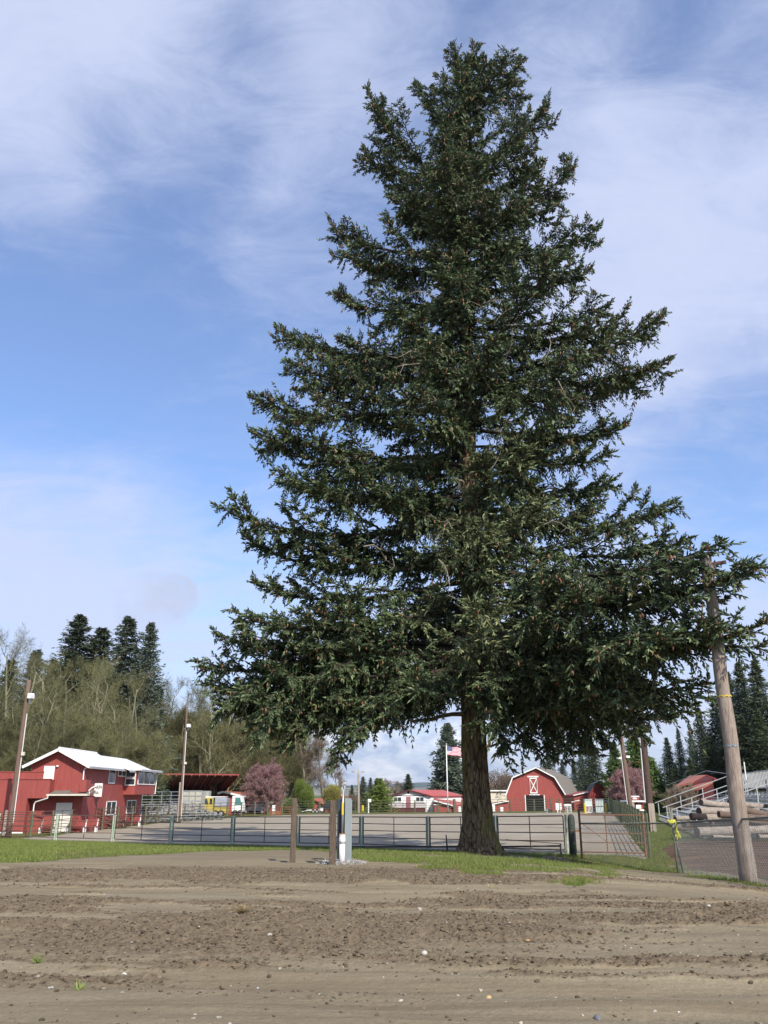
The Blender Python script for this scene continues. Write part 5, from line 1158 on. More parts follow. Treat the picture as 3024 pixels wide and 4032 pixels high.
# porch roof, gutter, downpipes
ya = 70.5; xl_, xr_ = X_(188, ya, 3120), X_(352, ya, 3120)
MB().prism([(xl_, ya, zat(3128, ya)), (xl_, YW - .01, zat(3112, YW)), (xl_, YW - .01, zat(3112, YW) - .12), (xl_, ya, zat(3128, ya) - .1)], (xr_ - xl_, 0, 0)).build('porch_roof', m_grroof, A)
MB().box2((xl_ - .05, ya - .12, zat(3133, ya)), (xr_ + .05, ya - .005, zat(3127, ya))).build('gutter', m_cream, A)
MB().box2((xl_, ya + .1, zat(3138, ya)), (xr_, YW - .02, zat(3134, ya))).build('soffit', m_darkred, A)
def pipe(pts, r=.05): MB().tube(pts, r, 6).build('downpipe', m_white, A)
pipe([P(190, 3132, 70.25), P(187, 3143, 70.3), P(140, 3158, 70.85), P(134, 3168, 70.88), P(123, 3270, 70.88)])
pipe([P(361, 3010, 72.0), P(356, 3018, 72), P(337, 3024, 71.85), P(331, 3032, 71.8), P(327, 3070, 71.8)])
pipe([P(352, 3124, 70.1), P(350, 3113, 70.1), P(362, 3102, 70.1), P(376, 3096, 70.6)]); 
MB().box2((X_(336, 71.3, 3130), 71.2, zat(3140, 71.2)), (X_(394, 74, 3130), 71.5, zat(3136, 71.2))).build('ledge', m_white, A)
pipe([(-23.15, 90.1, 4.9), (-23.5, 90.0, 4.7), (-23.55, 89.95, 2.9), (-24.3, 89.95, 2.7)])
# ground-floor door
MB().box2((X_(219, YW, 3200), YW - .06, zg), (X_(281, YW, 3200), YW + .02, zat(3161, YW))).build('door_frame', m_white, A)
for a_, b_ in ((223, 249), (251, 277)): MB().box2((X_(a_, YW, 3200), YW - .09, zg + .05), (X_(b_, YW, 3200), YW - .04, zat(3165, YW))).build('door', M('cream white door', (.7, .68, .6), .5, .04), A)
# side windows: depth from the wall line
def YS(px, X=XR): return (-X) / .0002904 / (1512 - px)
def side_win(px0, px1, py0, py1, X=XR, panes=2):
    y0, y1 = YS(px0, X), YS(px1, X); ym = (y0 + y1) / 2; return window_s(A, y0, y1, zat(py1, ym), zat(py0, ym), X, panes)
side_win(421, 446, 3019, 3085, panes=1); side_win(457, 487, 3021, 3058)
side_win(423, 461, 3154, 3209); side_win(503, 538, 3150, 3202)
# announcer booth
XB = -23.65; y0, y1 = 83.0, 89.9
MB().box2((XR - .01, y0, 2.82), (XB, y1, 4.98)).build('booth_wall', m_red, A)
window_f(A, XR + .06, XB - .04, zat(3062, y0), zat(3026, y0), y0, 1); window_f(A, XR + .06, XB - .04, zat(3093, y0), zat(3064, y0), y0, 1)
o = side_win(538, 605, 3031, 3090, XB, 3)
MB().prism([(XR + .9, y0 - .3, ze - .16), (XB + .5, y0 - .3, 5.02), (XB + .5, y0 - .3, 5.14), (XR + .9, y0 - .3, ze - .04)], (0, y1 - y0 + .9, 0)).build('booth_roof', m_whroof, A)
MB().box2((XB + .5, y0 - .3, 4.92), (XB + .6, y1 + .6, 5.08)).build('gutter', m_alu, A)
# sign on the side wall
ysn = 74.6; xs0, xs1 = X_(368, ysn, 3110), X_(402, ysn, 3110); zs0, zs1 = zat(3137, ysn), zat(3084, ysn)
sg = MB().box2((xs0, ysn, zs0), (xs1, ysn + .05, zs1)).build('sign', m_white, A)
m_ink = M('black lettering', (.02, .02, .025), .6, .05)
from mathutils import Euler
text_part('AKIN', .36, (X_(386, ysn, 3110), ysn - .012, zat(3099.5, ysn)), Euler((R(90), 0, 0)).to_quaternion(), m_ink, sg, .008, font_scale=.74)
text_part('ENA', .36, (X_(378, ysn, 3110), ysn - .012, zat(3122, ysn)), Euler((R(90), 0, 0)).to_quaternion(), m_ink, sg, .008, font_scale=.74)
# benches against the wall
def bench(px, Y, L, label):
    x = X_(px, Y, 3250); z = G(x, Y); t_ = thing('bench', label, 'bench', (x, Y, z), 0, None)
    for i in range(3): MB().box((x, Y - .32 + i * .14, z + .45), (L, .12, .04)).build('seat_slat', m_redflat, t_)
    for i in range(3): MB().box((x, Y + .1 + .03 * i, z + .6 + i * .15), (L, .03, .12)).build('back_slat', m_redflat, t_)
    for s_ in (-1, 1):
        MB().box((x + s_ * L * .42, Y - .12, z + .22), (.09, .5, .44)).beam((x + s_ * L * .42, Y + .06, z + .4), (x + s_ * L * .42, Y + .2, z + 1.0), .08, .06).build('leg', m_white, t_)
    return t_
bench(188, 71.3, 1.2, 'red slatted bench with white legs, left of the ground-floor double door')
bench(306, 71.5, 1.5, 'red slatted bench with white legs, just right of the ground-floor double door')
bench(352, 73.3, 1.5, 'red slatted bench with white legs, below the black-lettered sign')
bench(520, 84.5, 1.7, 'red slatted bench with white legs under the announcer booth')
x = X_(462, 79, 3250); z = G(x, 79); t = thing('picnic_table', 'brown wooden picnic table by the red building, under the side window', 'table', (x, 79, z))
MB().box((x, 79, z + .75), (1.6, .75, .05)).build('tabletop', m_wood, t)
for s_ in (-1, 1): MB().box((x, 79 + s_ * .65, z + .45), (1.6, .25, .05)).build('seat', m_wood, t); MB().beam((x + s_ * .55, 78.3, z), (x + s_ * .55, 79.2, z + .74), .09, .05).beam((x + s_ * .55, 79.7, z), (x + s_ * .55, 78.8, z + .74), .09, .05).build('leg', m_wood, t)

# ------------------------------------------------------------------ bleachers
def bleacher(root, O, u, n, L, rows, dz, dn, z0, mat=m_alu, leg_every=1.8, riser=True):
    """O front-row start (x,y), u along the rows, n up the tiers"""
    O = Vector(O); u = Vector(u).normalized(); n = Vector(n).normalized(); zb = G(O.x, O.y)
    def p(a, b, z): q = O + u * a + n * b; return Vector((q.x, q.y, zb + z))
    for i in range(rows):
        z = z0 + dz * i; b = dn * i
        MB().beam(p(0, b, z), p(L, b, z), .26, .045).build('seat', mat, root)
        if riser: MB().beam(p(0, b + .33, z - .28), p(L, b + .33, z - .28), .24, .04).build('footboard', mat, root)
    k = int(L / leg_every)
    for j in range(k + 1):
        a = min(.15 + j * leg_every, L - .1); f = MB()
        for i in range(rows): f.beam(p(a, dn * i, -.05), p(a, dn * i, z0 + dz * i), .05, .05); 
        f.beam(p(a, -.1, z0 - .3), p(a, dn * rows, z0 - .3 + dz * rows), .05, .07); f.beam(p(a, -.1, .1), p(a, dn * rows, .1), .05, .05)
        for i in range(0, rows - 1, 2): f.beam(p(a, dn * i, .1), p(a, dn * (i + 2), z0 + dz * (i + 1)), .04, .04)
        f.build('frame', m_galv, root)
    return p
BL = thing('bleachers', 'pale aluminium bleachers beside the red arena building, behind the left fence', 'bleachers', (-24, 90.5, 0))
p = bleacher(BL, (-24.3, 90.3), (5.9, 11.2), (-.88, .47), 12.6, 8, .23, .62, .42)
for j in range(9):
    a = j * 1.55; MB().beam(p(a, 5.2, 1.6), p(a, 5.2, 3.1), .05, .05).build('rail_post', m_galv, BL)
for z in (2.3, 2.7, 3.1): MB().beam(p(0, 5.2, z), p(12.6, 5.2, z), .05, .05).build('top_rail', m_galv, BL)
RB = thing('bleachers', 'long grey aluminium bleachers rising to the right, behind the log pile', 'bleachers', (19, 50, .5))
un = Vector((.234, .972)).normalized(); nn = Vector((.972, -.234))
O = Vector((25.3, 81.0)); O2 = O - un * 34
p = bleacher(RB, (O2.x, O2.y), un, nn, 34, 10, .22, .66, .45, leg_every=1.6)
for a in (34, 24.5, 15.5, 6.5):
    MB().beam(p(a, -.3, 1.25 if a < 34 else 1.5), p(a, 6.5, 3.5 if a < 34 else 3.9), .06, .06).build('handrail', m_alu, RB)
    for b in (0, 2, 4, 6.2): z = .4 + .33 * b; MB().beam(p(a, b, z - .2), p(a, b, z + .98 + (.1 if a == 34 else 0)), .06, .06).build('rail_post', m_alu, RB)
for z in (2.75, 3.95): MB().beam(p(0, 6.8, z), p(34, 6.8, z), .05, .07).build('top_rail', m_galv, RB)
f = MB()
for j in range(58): a = j * .59; f.beam(p(a, 6.8, 2.7), p(a, 6.8, 3.95), .07, .04)
f.build('back_rail_slats', m_alu, RB)
for z0_, b_ in ((3.95, 6.8),): MB().tube([p(34, 6.8, 3.95), p(38, 5, 4.4), p(42, 1.5, 3.1)], .03, 5).build('guy_rail', m_galv, RB)

# ------------------------------------------------------------------ covered grandstand
Yf, Yb_ = 130.0, 139.0; xl, xr = X_(606, Yf, 3050), X_(941, Yf, 3053); xbl, xbr = xl - 2.4, X_(884, Yb_, 3112)
zf_, zbk = zat(3050, Yf), zat(3113, Yb_)
t = thing('grandstand', 'covered grandstand with a dark red lean-to roof at the edge of the wood', 'grandstand', (xl, Yf, 0))
MB().add([(xl, Yf, zf_), (xr, Yf, zf_ - .1), (xbr, Yb_, zbk), (xbl, Yb_, zbk), (xl, Yf, zf_ + .14), (xr, Yf, zf_ + .04), (xbr, Yb_, zbk + .14), (xbl, Yb_, zbk + .14)], [(0, 1, 2, 3), (4, 5, 6, 7), (0, 1, 5, 4), (1, 2, 6, 5), (2, 3, 7, 6), (3, 0, 4, 7)]).build('roof', m_darkred, t)  # roof colour darkened to carry the shade of its underside
MB().beam((xl, Yf - .06, zf_ + .08), (xr, Yf - .06, zf_ - .02), .06, .2).build('fascia', m_redflat, t); MB().beam((xl - .05, Yf - .1, zf_ + .05), (xbl, Yf + 4, zf_ - 1.2), .12, .3).build('rake_board', m_white, t)
for i in range(12):
    s_ = i / 11; a = Vector((xl + (xr - xl) * s_, Yf - .5, zf_ - .08 - .1 * s_)); b = Vector((xbl + (xbr - xbl) * s_, Yb_ - .1, zbk - .1)); MB().beam(a, b, .09, .22).build('rafter', m_redflat, t)
for i in range(7): s_ = i / 6; x = xbl + (xbr - xbl) * s_; MB().box2((x - .1, Yb_ - .3, -.3), (x + .1, Yb_ - .1, zbk)).build('post', m_darkred, t)
for px in (806, 826, 850, 874): x = X_(px, 134, 3120); MB().box2((x - .09, 134, -.3), (x + .09, 134.2, zbk + 1.0)).build('post', m_darkred, t)
MB().box2((xbl, Yb_ + .05, -.3), (xbr, Yb_ + .2, zbk)).build('back_wall', M('grey white boarding', (.5, .52, .54), .8, .1, 3), t)
for i in range(5): MB().box2((xbl + .3, 132 + i * 1.2, -.3), (xbr - .3, 133.2 + i * 1.2, .6 + i * .42)).build('tier', m_alu, t)

# ------------------------------------------------------------------ vehicles
m_tyre = M('black rubber', (.02, .02, .02), .8, .2)
def wheels(t_, pts, r, w=.25):
    for x, y, z in pts:
        o = MB().tube([(x, y - w / 2, z + r), (x, y + w / 2, z + r)], r, 16).build('wheel', m_tyre, t_, smooth=False); MB().tube([(x, y - w / 2 - .02, z + r), (x, y - w / 2, z + r)], r * .55, 12).build('rim', m_galv, o)
def car(name, label, px, Y, L, H, mat, cat, hood=.28, rear=.12, W=1.8, face=1, cab=.62):
    """side profile extruded across; face=1 nose to the right"""
    x = X_(px, Y, 3190); z = G(x, Y); t_ = thing(name, label, cat, (x, Y, z)); r = .33
    s = face; prof = [(-.5, .30), (-.5, cab * .95), (-.46, cab), (-.5 + rear, cab * 1.03), (-.5 + rear + .10, 1.0), (.5 - hood - .13, 1.0), (.5 - hood, cab * 1.02), (.47, cab * .86), (.5, cab * .7), (.5, .28)]
    lo = [(a, h) for a, h in prof if h <= cab * 1.04]
    MB().prism([(x + s * a * L, Y - W / 2, z + h * H) for a, h in lo], (0, W, 0)).build('body', mat, t_, bevel=.05)
    g = [(-.5 + rear + .01, cab * 1.0), (-.5 + rear + .10, 1.0), (.5 - hood - .13, 1.0), (.5 - hood - .01, cab * 1.0)]
    MB().prism([(x + s * a * L, Y - W / 2 + .12, z + h * H) for a, h in g], (0, W - .24, 0)).build('roof', mat, t_, bevel=.05)
    gg = [(g[0][0] + .025, cab * 1.03), (g[1][0] + .012, .94), (g[2][0] - .012, .94), (g[3][0] - .025, cab * 1.03)]
    MB().prism([(x + s * a * L, Y - W / 2 + .10, z + h * H) for a, h in gg], (0, .03, 0)).build('side_window', m_glass, t_)
    MB().add([(x + s * (.5 - hood - .005) * L, Y - W / 2 + .2, z + cab * 1.03 * H), (x + s * (.5 - hood - .005) * L, Y + W / 2 - .2, z + cab * 1.03 * H), (x + s * (.5 - hood - .125) * L, Y + W / 2 - .25, z + .96 * H), (x + s * (.5 - hood - .125) * L, Y - W / 2 + .25, z + .96 * H)], [(0, 1, 2, 3)]).build('windscreen', m_glass, t_)
    wheels(t_, [(x + s * .31 * L, Y - W / 2 + .1, z), (x - s * .30 * L, Y - W / 2 + .1, z), (x + s * .31 * L, Y + W / 2 - .1, z), (x - s * .30 * L, Y + W / 2 - .1, z)], r)
    for dy in (-.3, .3): MB().box((x - s * .495 * L, Y + dy * W * 1.2, z + cab * .8 * H), (.08, .25, .18)).build('tail_light', M('red lens', (.4, .02, .02), .3), t_)
    return t_
car('parked_car', 'dark blue hatchback parked by the long low barn', 1004, 127, 3.9, 1.42, M('dark blue car paint', (.03, .04, .065), .3, .05, spec=.6), 'car', face=-1, rear=.08)
car('parked_car', 'black four-wheel drive parked behind the white trailer and wooden posts', 1304, 136, 4.3, 1.75, M('black car paint', (.02, .022, .026), .3, .05, spec=.6), 'car', face=-1, rear=.03, hood=.24, W=1.9)
# yellow truck
Yt = 112.; x0 = X_(792, Yt, 3170); x1 = X_(897, Yt, 3170); z = G(x0, Yt); m_ty = M('yellow truck paint', (.43, .35, .08), .4, .06, 2)
t = thing('yellow_truck', 'old yellow cab-over truck parked behind the left bleachers', 'truck', (x0, Yt, z)); w_ = x1 - x0; H = zat(3140, Yt)
MB().box2((x0, Yt - 1.1, z + .5), (x0 + w_ * .52, Yt + 1.1, z + 1.45)).build('body', m_ty, t, bevel=.06)
MB().prism([(x0 + .05, Yt - 1.05, z + 1.45), (x0 + .35, Yt - 1.05, H), (x0 + w_ * .5, Yt - 1.05, H), (x0 + w_ * .5, Yt - 1.05, z + 1.45)], (0, 2.1, 0)).build('cab', m_ty, t, bevel=.05)
MB().prism([(x0 + .30, Yt - 1.08, z + 1.55), (x0 + .45, Yt - 1.08, H - .15), (x0 + w_ * .27, Yt - 1.08, H - .15), (x0 + w_ * .33, Yt - 1.08, z + 1.55)], (0, .04, 0)).build('windscreen', m_glass, t)
MB().box2((x0 + w_ * .38, Yt - 1.08, z + 1.55), (x0 + w_ * .47, Yt - 1.04, H - .15)).build('side_window', m_glass, t)
MB().box2((x0 + w_ * .55, Yt - 1.0, z + 1.2), (x1, Yt + 1.0, H - .05)).build('cargo_tank', M('grey translucent sheeting', (.3, .32, .36), .3, .15, 3), t, bevel=.08)
MB().box2((x0 + w_ * .52, Yt - 1.05, z + .5), (x1, Yt + 1.05, z + 1.15)).build('rear_body', m_ty, t, bevel=.03)
MB().box2((x0 + .1, Yt - .9, H + .02), (x1 - .2, Yt + .9, H + .12)).build('roof_rack', m_white, t)
wheels(t, [(x0 + w_ * .2, Yt - 1.0, z), (x0 + w_ * .62, Yt - 1.0, z), (x0 + w_ * .82, Yt - 1.0, z)], .42)
# stock trailer
Yt = 109.; x0 = X_(720, Yt, 3140); x1 = X_(796, Yt, 3140); z = G(x0, Yt); zt = zat(3114, Yt); m_tr = M('cream grey trailer panel', (.42, .40, .34), .6, .12, 3)
t = thing('stock_trailer', 'cream-grey slatted stock trailer beside the yellow truck, behind the left bleachers', 'trailer', (x0, Yt, z))
MB().box2((x0, Yt, z + .6), (x1, Yt + 5.5, zt)).build('body', m_tr, t)
for i in range(4): x = x0 + (x1 - x0) * i / 3; MB().box2((x - .05, Yt - .07, z + .6), (x + .05, Yt, zt + .02)).build('upright', m_galv, t)
for i in range(5): zz_ = z + .8 + (zt - z - .8) * i / 4; MB().box2((x0, Yt - .04, zz_ - .05), (x1, Yt - .003, zz_ + .05)).build('slat', m_galv, t)
wheels(t, [(x0 + .1, Yt + 2, z), (x1 - .1, Yt + 2, z)], .38)
# white van
Yt = 119.; x0 = X_(913, Yt, 3160); x1 = X_(953, Yt, 3160); z = G(x0, Yt); zt = zat(3134, Yt)
t = thing('white_van', 'tall white step van with a slanting teal windscreen, right of the yellow truck', 'van', (x0, Yt, z))
MB().prism([(x0, Yt, z + .35), (x1 + .15, Yt, z + .35), (x1 + .15, Yt, z + 1.25), (x1 - .15, Yt, zt), (x0, Yt, zt)], (0, 2.1, 0)).build('body', m_white, t, bevel=.06)
MB().prism([(x1 - .95, Yt - .015, z + 1.3), (x1 - .03, Yt - .015, z + 1.3), (x1 - .28, Yt - .015, zt - .2), (x1 - .95, Yt - .015, zt - .2)], (0, .03, 0)).build('windscreen', M('teal tinted glass', (.08, .2, .19), .15, .1), t)
MB().box2((x0, Yt - .05, z + .25), (x1 + .22, Yt + 2.1, z + .5)).build('bumper', m_black, t); wheels(t, [(x0 + .5, Yt + .1, z), (x1 - .2, Yt + .1, z)], .36)
# low white trailer
Yt = 130.; x = X_(1240, Yt, 3190); z = G(x, Yt); t = thing('white_trailer', 'low white flat trailer on the grass behind the wooden posts', 'trailer', (x, Yt, z))
MB().box((x, Yt, z + .45), (2.4, 1.3, .1)).build('deck', m_white, t); MB().beam((x - 1.2, Yt, z + .4), (x - 1.9, Yt, z + .25), .08, .08).build('tow_bar', m_white, t); MB().box2((x + .6, Yt - .6, z + .5), (x + 1.2, Yt + .6, z + .75)).build('box', m_white, t); wheels(t, [(x - .2, Yt - .65, z), (x + .35, Yt - .65, z)], .28, .15)

# ------------------------------------------------------------------ low barns and houses, left of centre
def gable(name, label, cat, px0, pxp, px1, pyb, pye0, pyp, pye1, Y, depth, skew, wallm, roofm, trim=m_white, ov=.35, rth=.1):
    """gable end facing the camera: eaves at px0/px1 (rows pye0/pye1), peak at pxp; runs back by depth with sideways skew"""
    xa, xp_, xb_ = X_(px0, Y, pye0), X_(pxp, Y, pyp), X_(px1, Y, pye1); za, zp_, zb_ = zat(pye0, Y), zat(pyp, Y), zat(pye1, Y); g0 = G((xa + xb_) / 2, Y) - .4
    t_ = thing(name, label, cat, ((xa + xb_) / 2, Y, g0 + .4)); k = ov
    MB().prism([(xa + k, Y, g0), (xb_ - k, Y, g0), (xb_ - k, Y, zb_ + (zp_ - zb_) * k / max(xb_ - xp_, .1) - .05), (xp_, Y, zp_ - .08), (xa + k, Y, za + (zp_ - za) * k / max(xp_ - xa, .1) - .05)], (skew, depth, 0)).build('wall', wallm, t_)
    dv = (skew, depth + .4, 0)
    MB().prism([(xa, Y - .4, za), (xp_, Y - .4, zp_), (xp_, Y - .4, zp_ + rth), (xa, Y - .4, za + rth)], dv).prism([(xp_, Y - .4, zp_), (xb_, Y - .4, zb_), (xb_, Y - .4, zb_ + rth), (xp_, Y - .4, zp_ + rth)], dv).build('roof', roofm, t_)
    for a, b in (((xa, za), (xp_, zp_)), ((xp_, zp_), (xb_, zb_))): MB().beam((a[0], Y - .45, a[1] + .02), (b[0], Y - .45, b[1] + .02), .09, .2).build('rake_board', trim, t_)
    return t_, (xa, xp_, xb_, za, zp_, zb_, g0)
def quad(pts, th): return MB().add([tuple(p) for p in pts] + [(p.x, p.y, p.z - th) for p in pts], [(0, 1, 2, 3), (7, 6, 5, 4), (0, 4, 5, 1), (1, 5, 6, 2), (2, 6, 7, 3), (3, 7, 4, 0)])
t = thing('low_barn', 'long low red barn with an orange roof and open carport, behind the plum tree', 'barn', (X_(980, 134, 3190), 134, -.1))
ra, rb_, rc, rd = P(878, 3118, 134), P(1078, 3161, 134), P(1110, 3128, 152), P(890, 3114, 152)
quad([ra, rb_, rc, rd], .15).build('roof', m_orangeroof, t); MB().beam(ra + Vector((0, -.06, 0)), rb_ + Vector((0, -.06, 0)), .08, .26).build('rake_board', m_white, t)
MB().beam(P(856, 3124, 134), ra + Vector((0, -.07, 0)), .08, .26).build('rake_board', m_white, t)
q = [0] * 6 + [-.5]; MB().prism([(ra.x - .8, 134.4, -.5), (rb_.x - .3, 134.4, -.5), (rb_.x - .3, 134.4, rb_.z - .1), (ra.x, 134.4, ra.z - .25), (ra.x - .8, 134.4, ra.z - .4)], (0, 10, 0)).build('wall', m_redflat, t)
MB().box2((X_(955, 133.9, 3170), 134.2, q[6]), (X_(1010, 133.9, 3170), 134.38, zat(3148, 134))).build('carport_shade_sheet', m_black, t)  # black sheet on the wall paints the shade inside the carport
for px in (953, 1001): x = X_(px, 133, 3170); MB().box2((x - .1, 133.3, q[6]), (x + .1, 133.5, zat(3135 if px < 960 else 3145, 133.5))).build('post', m_white, t)
MB().box2((X_(1030, 133.5, 3180), 133.85, zat(3190, 134)), (X_(1060, 133.5, 3180), 133.97, zat(3172, 134))).build('white_board', m_white, t)
MB().box2((X_(897, 124, 3170), 124, -.4), (X_(927, 124, 3170), 126, zat(3146, 124))).build('shed', m_redflat); tag([o for o in C.objects if o.name == 'shed'][0], 'small flat red shed between the yellow truck and the white van', 'shed')
t, q = gable('small_house', 'small building with an orange-red hipped roof behind the green hedge', 'house', 1218, 1235, 1285, 3195, 3178, 3146, 3172, 150, 7, 1, m_redflat, m_orangeroof, m_redroof)
t, q = gable('small_house', 'tiny distant red roof between the shrubs, left of the pale lamp pole', 'house', 1350, 1366, 1384, 3195, 3155, 3137, 3155, 185, 7, 0, m_cream, m_orangeroof, m_redroof)
for px, Y, w_, h_, lb, mt in [(1078, 121, .5, 1.0, 'stack of three white blocks beside the corner of the low barn', m_white), (1125, 122, 1.5, 1.1, 'red wooden steps by the far fence, left of the wooden post', m_redflat), (1085, 119.5, 1.6, .55, 'low orange-brown timber box at the corner of the arena', M('orange brown timber', (.3, .12, .05), .8))]:
    x = X_(px, Y, 3190); z = G(x, Y); mb = MB()
    if 'blocks' in lb:
        for i in range(3): mb.box((x, Y, z + .25 + i * .42), (.45, .4, .36))
    elif 'steps' in lb:
        for i in range(4): mb.box((x, Y + i * .28, z + .15 + i * .28), (w_, .3, .06)); 
        for s_ in (-1, 1): mb.beam((x + s_ * w_ / 2, Y - .2, z), (x + s_ * w_ / 2, Y + 1.1, z + 1.3), .08, .2)
    else:
        for i in range(3): mb.box((x, Y, z + .1 + i * .19), (w_, .5, .16))
    tag(mb.build({'stack': 'block_stack', 'red': 'wooden_steps', 'low': 'timber_box'}[lb.split()[0]], mt), lb, {'stack': 'blocks', 'red': 'steps', 'low': 'box'}[lb.split()[0]])
def small_bollard(px, Y, pyt, r, lb):
    x = X_(px, Y, 3190); z = G(x, Y); zt = zat(pyt, Y); tag(MB().tube([(x, Y, z - .2), (x, Y, zt - .1), (x, Y, zt)], [r, r, r * .6], 12).build('bollard', m_yellow, smooth=False), lb, 'bollard')
small_bollard(1428, 130, 3170, .16, 'yellow bollard beside the pale double lamp pole')
small_bollard(2304, 114, 3163, .14, 'yellow bollard left of the pale blue chute panels')
small_bollard(2387, 112, 3163, .14, 'yellow bollard right of the pale blue chute panels')
x = X_(1451, 128, 3170); t = thing('sign_post', 'white post with a small white sign, left of the green cypress', 'sign', (x, 128, 0)); MB().box2((x - .08, 128, -.3), (x + .08, 128.15, zat(3148, 128))).build('post', m_white, t); MB().box2((x - .1, 127.95, zat(3158, 128)), (x + .4, 128.0, zat(3146, 128))).build('board', m_white, t)

# ------------------------------------------------------------------ white deck house with red roofs
Y = 150.0
t, q = gable('deck_house', 'white house with a red gable roof and a dark red veranda, beside the flagpole', 'house', 1522, 1611, 1695, 3197, 3137, 3112, 3135, Y, 10, 6.5, m_white, m_redroof, m_darkred)
xa, xp_, xb_, za, zp_, zb_, g0 = q
for a, b in ((1549, 1582), (1636, 1670)): window_f(t, X_(a, Y, 3150), X_(b, Y, 3150), zat(3158, Y), zat(3137, Y), Y - .02, 2, fr=.1)
MB().box2((X_(1599, Y, 3150), Y - .06, zat(3180, Y)), (X_(1617, Y, 3150), Y, zat(3137, Y))).build('door', M('mauve red door', (.3, .12, .14), .6), t); MB().box2((X_(1604, Y, 3120), Y - .05, zat(3125, Y)), (X_(1611, Y, 3120), Y, zat(3116, Y))).build('attic_vent', m_black, t)
MB().box2((xa + .3, Y - .06, zat(3134, Y)), (xb_ - .3, Y - .0, zat(3132, Y))).build('trim_board', m_darkred, t)
dx0, dx1 = X_(1507, Y - 2, 3180), X_(1676, Y - 2, 3180); zd = zat(3181, Y - 2)
MB().box2((dx0, Y - 2, zd - .15), (dx1, Y - .05, zd)).build('deck', m_darkred, t); MB().box2((X_(1540, Y - 2, 3180), Y - 1.95, g0), (dx1, Y - 1.85, zd - .15)).build('skirt', m_darkred, t)
MB().box2((X_(1540, Y - 2, 3180), Y - 2.0, zat(3164, Y - 2)), (dx1, Y - 1.9, zat(3162, Y - 2))).build('handrail', m_darkred, t); f = MB()
for i in range(44): x = X_(1541, Y - 2, 3180) + (dx1 - X_(1541, Y - 2, 3180)) * i / 43; f.box2((x - .03, Y - 1.98, zd), (x + .03, Y - 1.92, zat(3163.5, Y - 2)))
f.build('balusters', m_darkred, t)
f = MB()
for i in range(8): f.box2((dx0 + i * .17, Y - 1.9, g0), (dx0 + (i + 1) * .17 + .02, Y - .6, zd - .9 + i * .12 + .4))
f.build('steps', m_redflat, t)
MB().box2((xb_ - .4, Y + .3, g0), (X_(1709, Y, 3160), Y + 6, zat(3138, Y))).build('side_wing', m_white, t)
MB().prism([(xb_ - .8, Y, zat(3133, Y)), (X_(1716, Y, 3135), Y, zat(3136, Y)), (X_(1716, Y, 3135), Y, zat(3136, Y) + .12), (xb_ - .8, Y, zat(3133, Y) + .4)], (.5, 7, 0)).build('wing_roof', m_redroof, t)
t = thing('red_roof_hall', 'low red hall with a broad bright red roof, between the deck house and spruce trunk', 'hall', (X_(1740, 146, 3190), 146, -.5))
def quad(pts, th): return MB().add([tuple(p) for p in pts] + [(p.x, p.y, p.z - th) for p in pts], [(0, 1, 2, 3), (7, 6, 5, 4), (0, 4, 5, 1), (1, 5, 6, 2), (2, 6, 7, 3), (3, 7, 4, 0)])
ra, rb_, rc, rd = P(1706, 3152, 146), P(1788, 3173, 146), P(1866, 3153, 172), P(1712, 3119, 172)
quad([ra, rb_, rc, rd], .15).build('roof', m_redroof, t); MB().beam(ra + Vector((0, -.06, 0)), rb_ + Vector((0, -.06, 0)), .08, .2).build('rake_board', m_white, t)
MB().prism([(ra.x + .2, 146.4, -.9), (rb_.x - .4, 146.4, -.9), (rb_.x - .4, 146.4, rb_.z - .02), (ra.x + .2, 146.4, ra.z - .2)], (0, 8, 0)).build('wall', m_redflat, t)
MB().box2((X_(1708, 146, 3165), 146.3, zat(3170, 146)), (X_(1742, 146, 3165), 146.36, zat(3167, 146))).build('gutter', m_white, t)
MB().box2((X_(1720, 145.9, 3190), 146.3, -.8), (X_(1727, 145.9, 3190), 146.38, zat(3171, 146))).build('door', M('brown door', (.2, .08, .05), .7), t)
tag(MB().box2((X_(1781, 148, 3180), 147, -.6), (X_(1850, 148, 3180), 152, zat(3169, 148))).build('red_annex', m_redflat), 'low red annex wall just left of the spruce trunk', 'annex')
tag(MB().box2((X_(1804, 144, 3190), 144, -.5), (X_(1816, 144, 3190), 144.6, zat(3176, 144))).build('white_tank', m_white, bevel=.1), 'slim white tank against the red annex wall left of the trunk', 'tank')
x = GX(1790, 125); tag(MB().tube([(x, 125, -.2), (x, 125, zat(3146, 125))], .2, 12).build('wooden_post', m_polewood), 'thick dark post near the far fence, right of the flagpole', 'post')

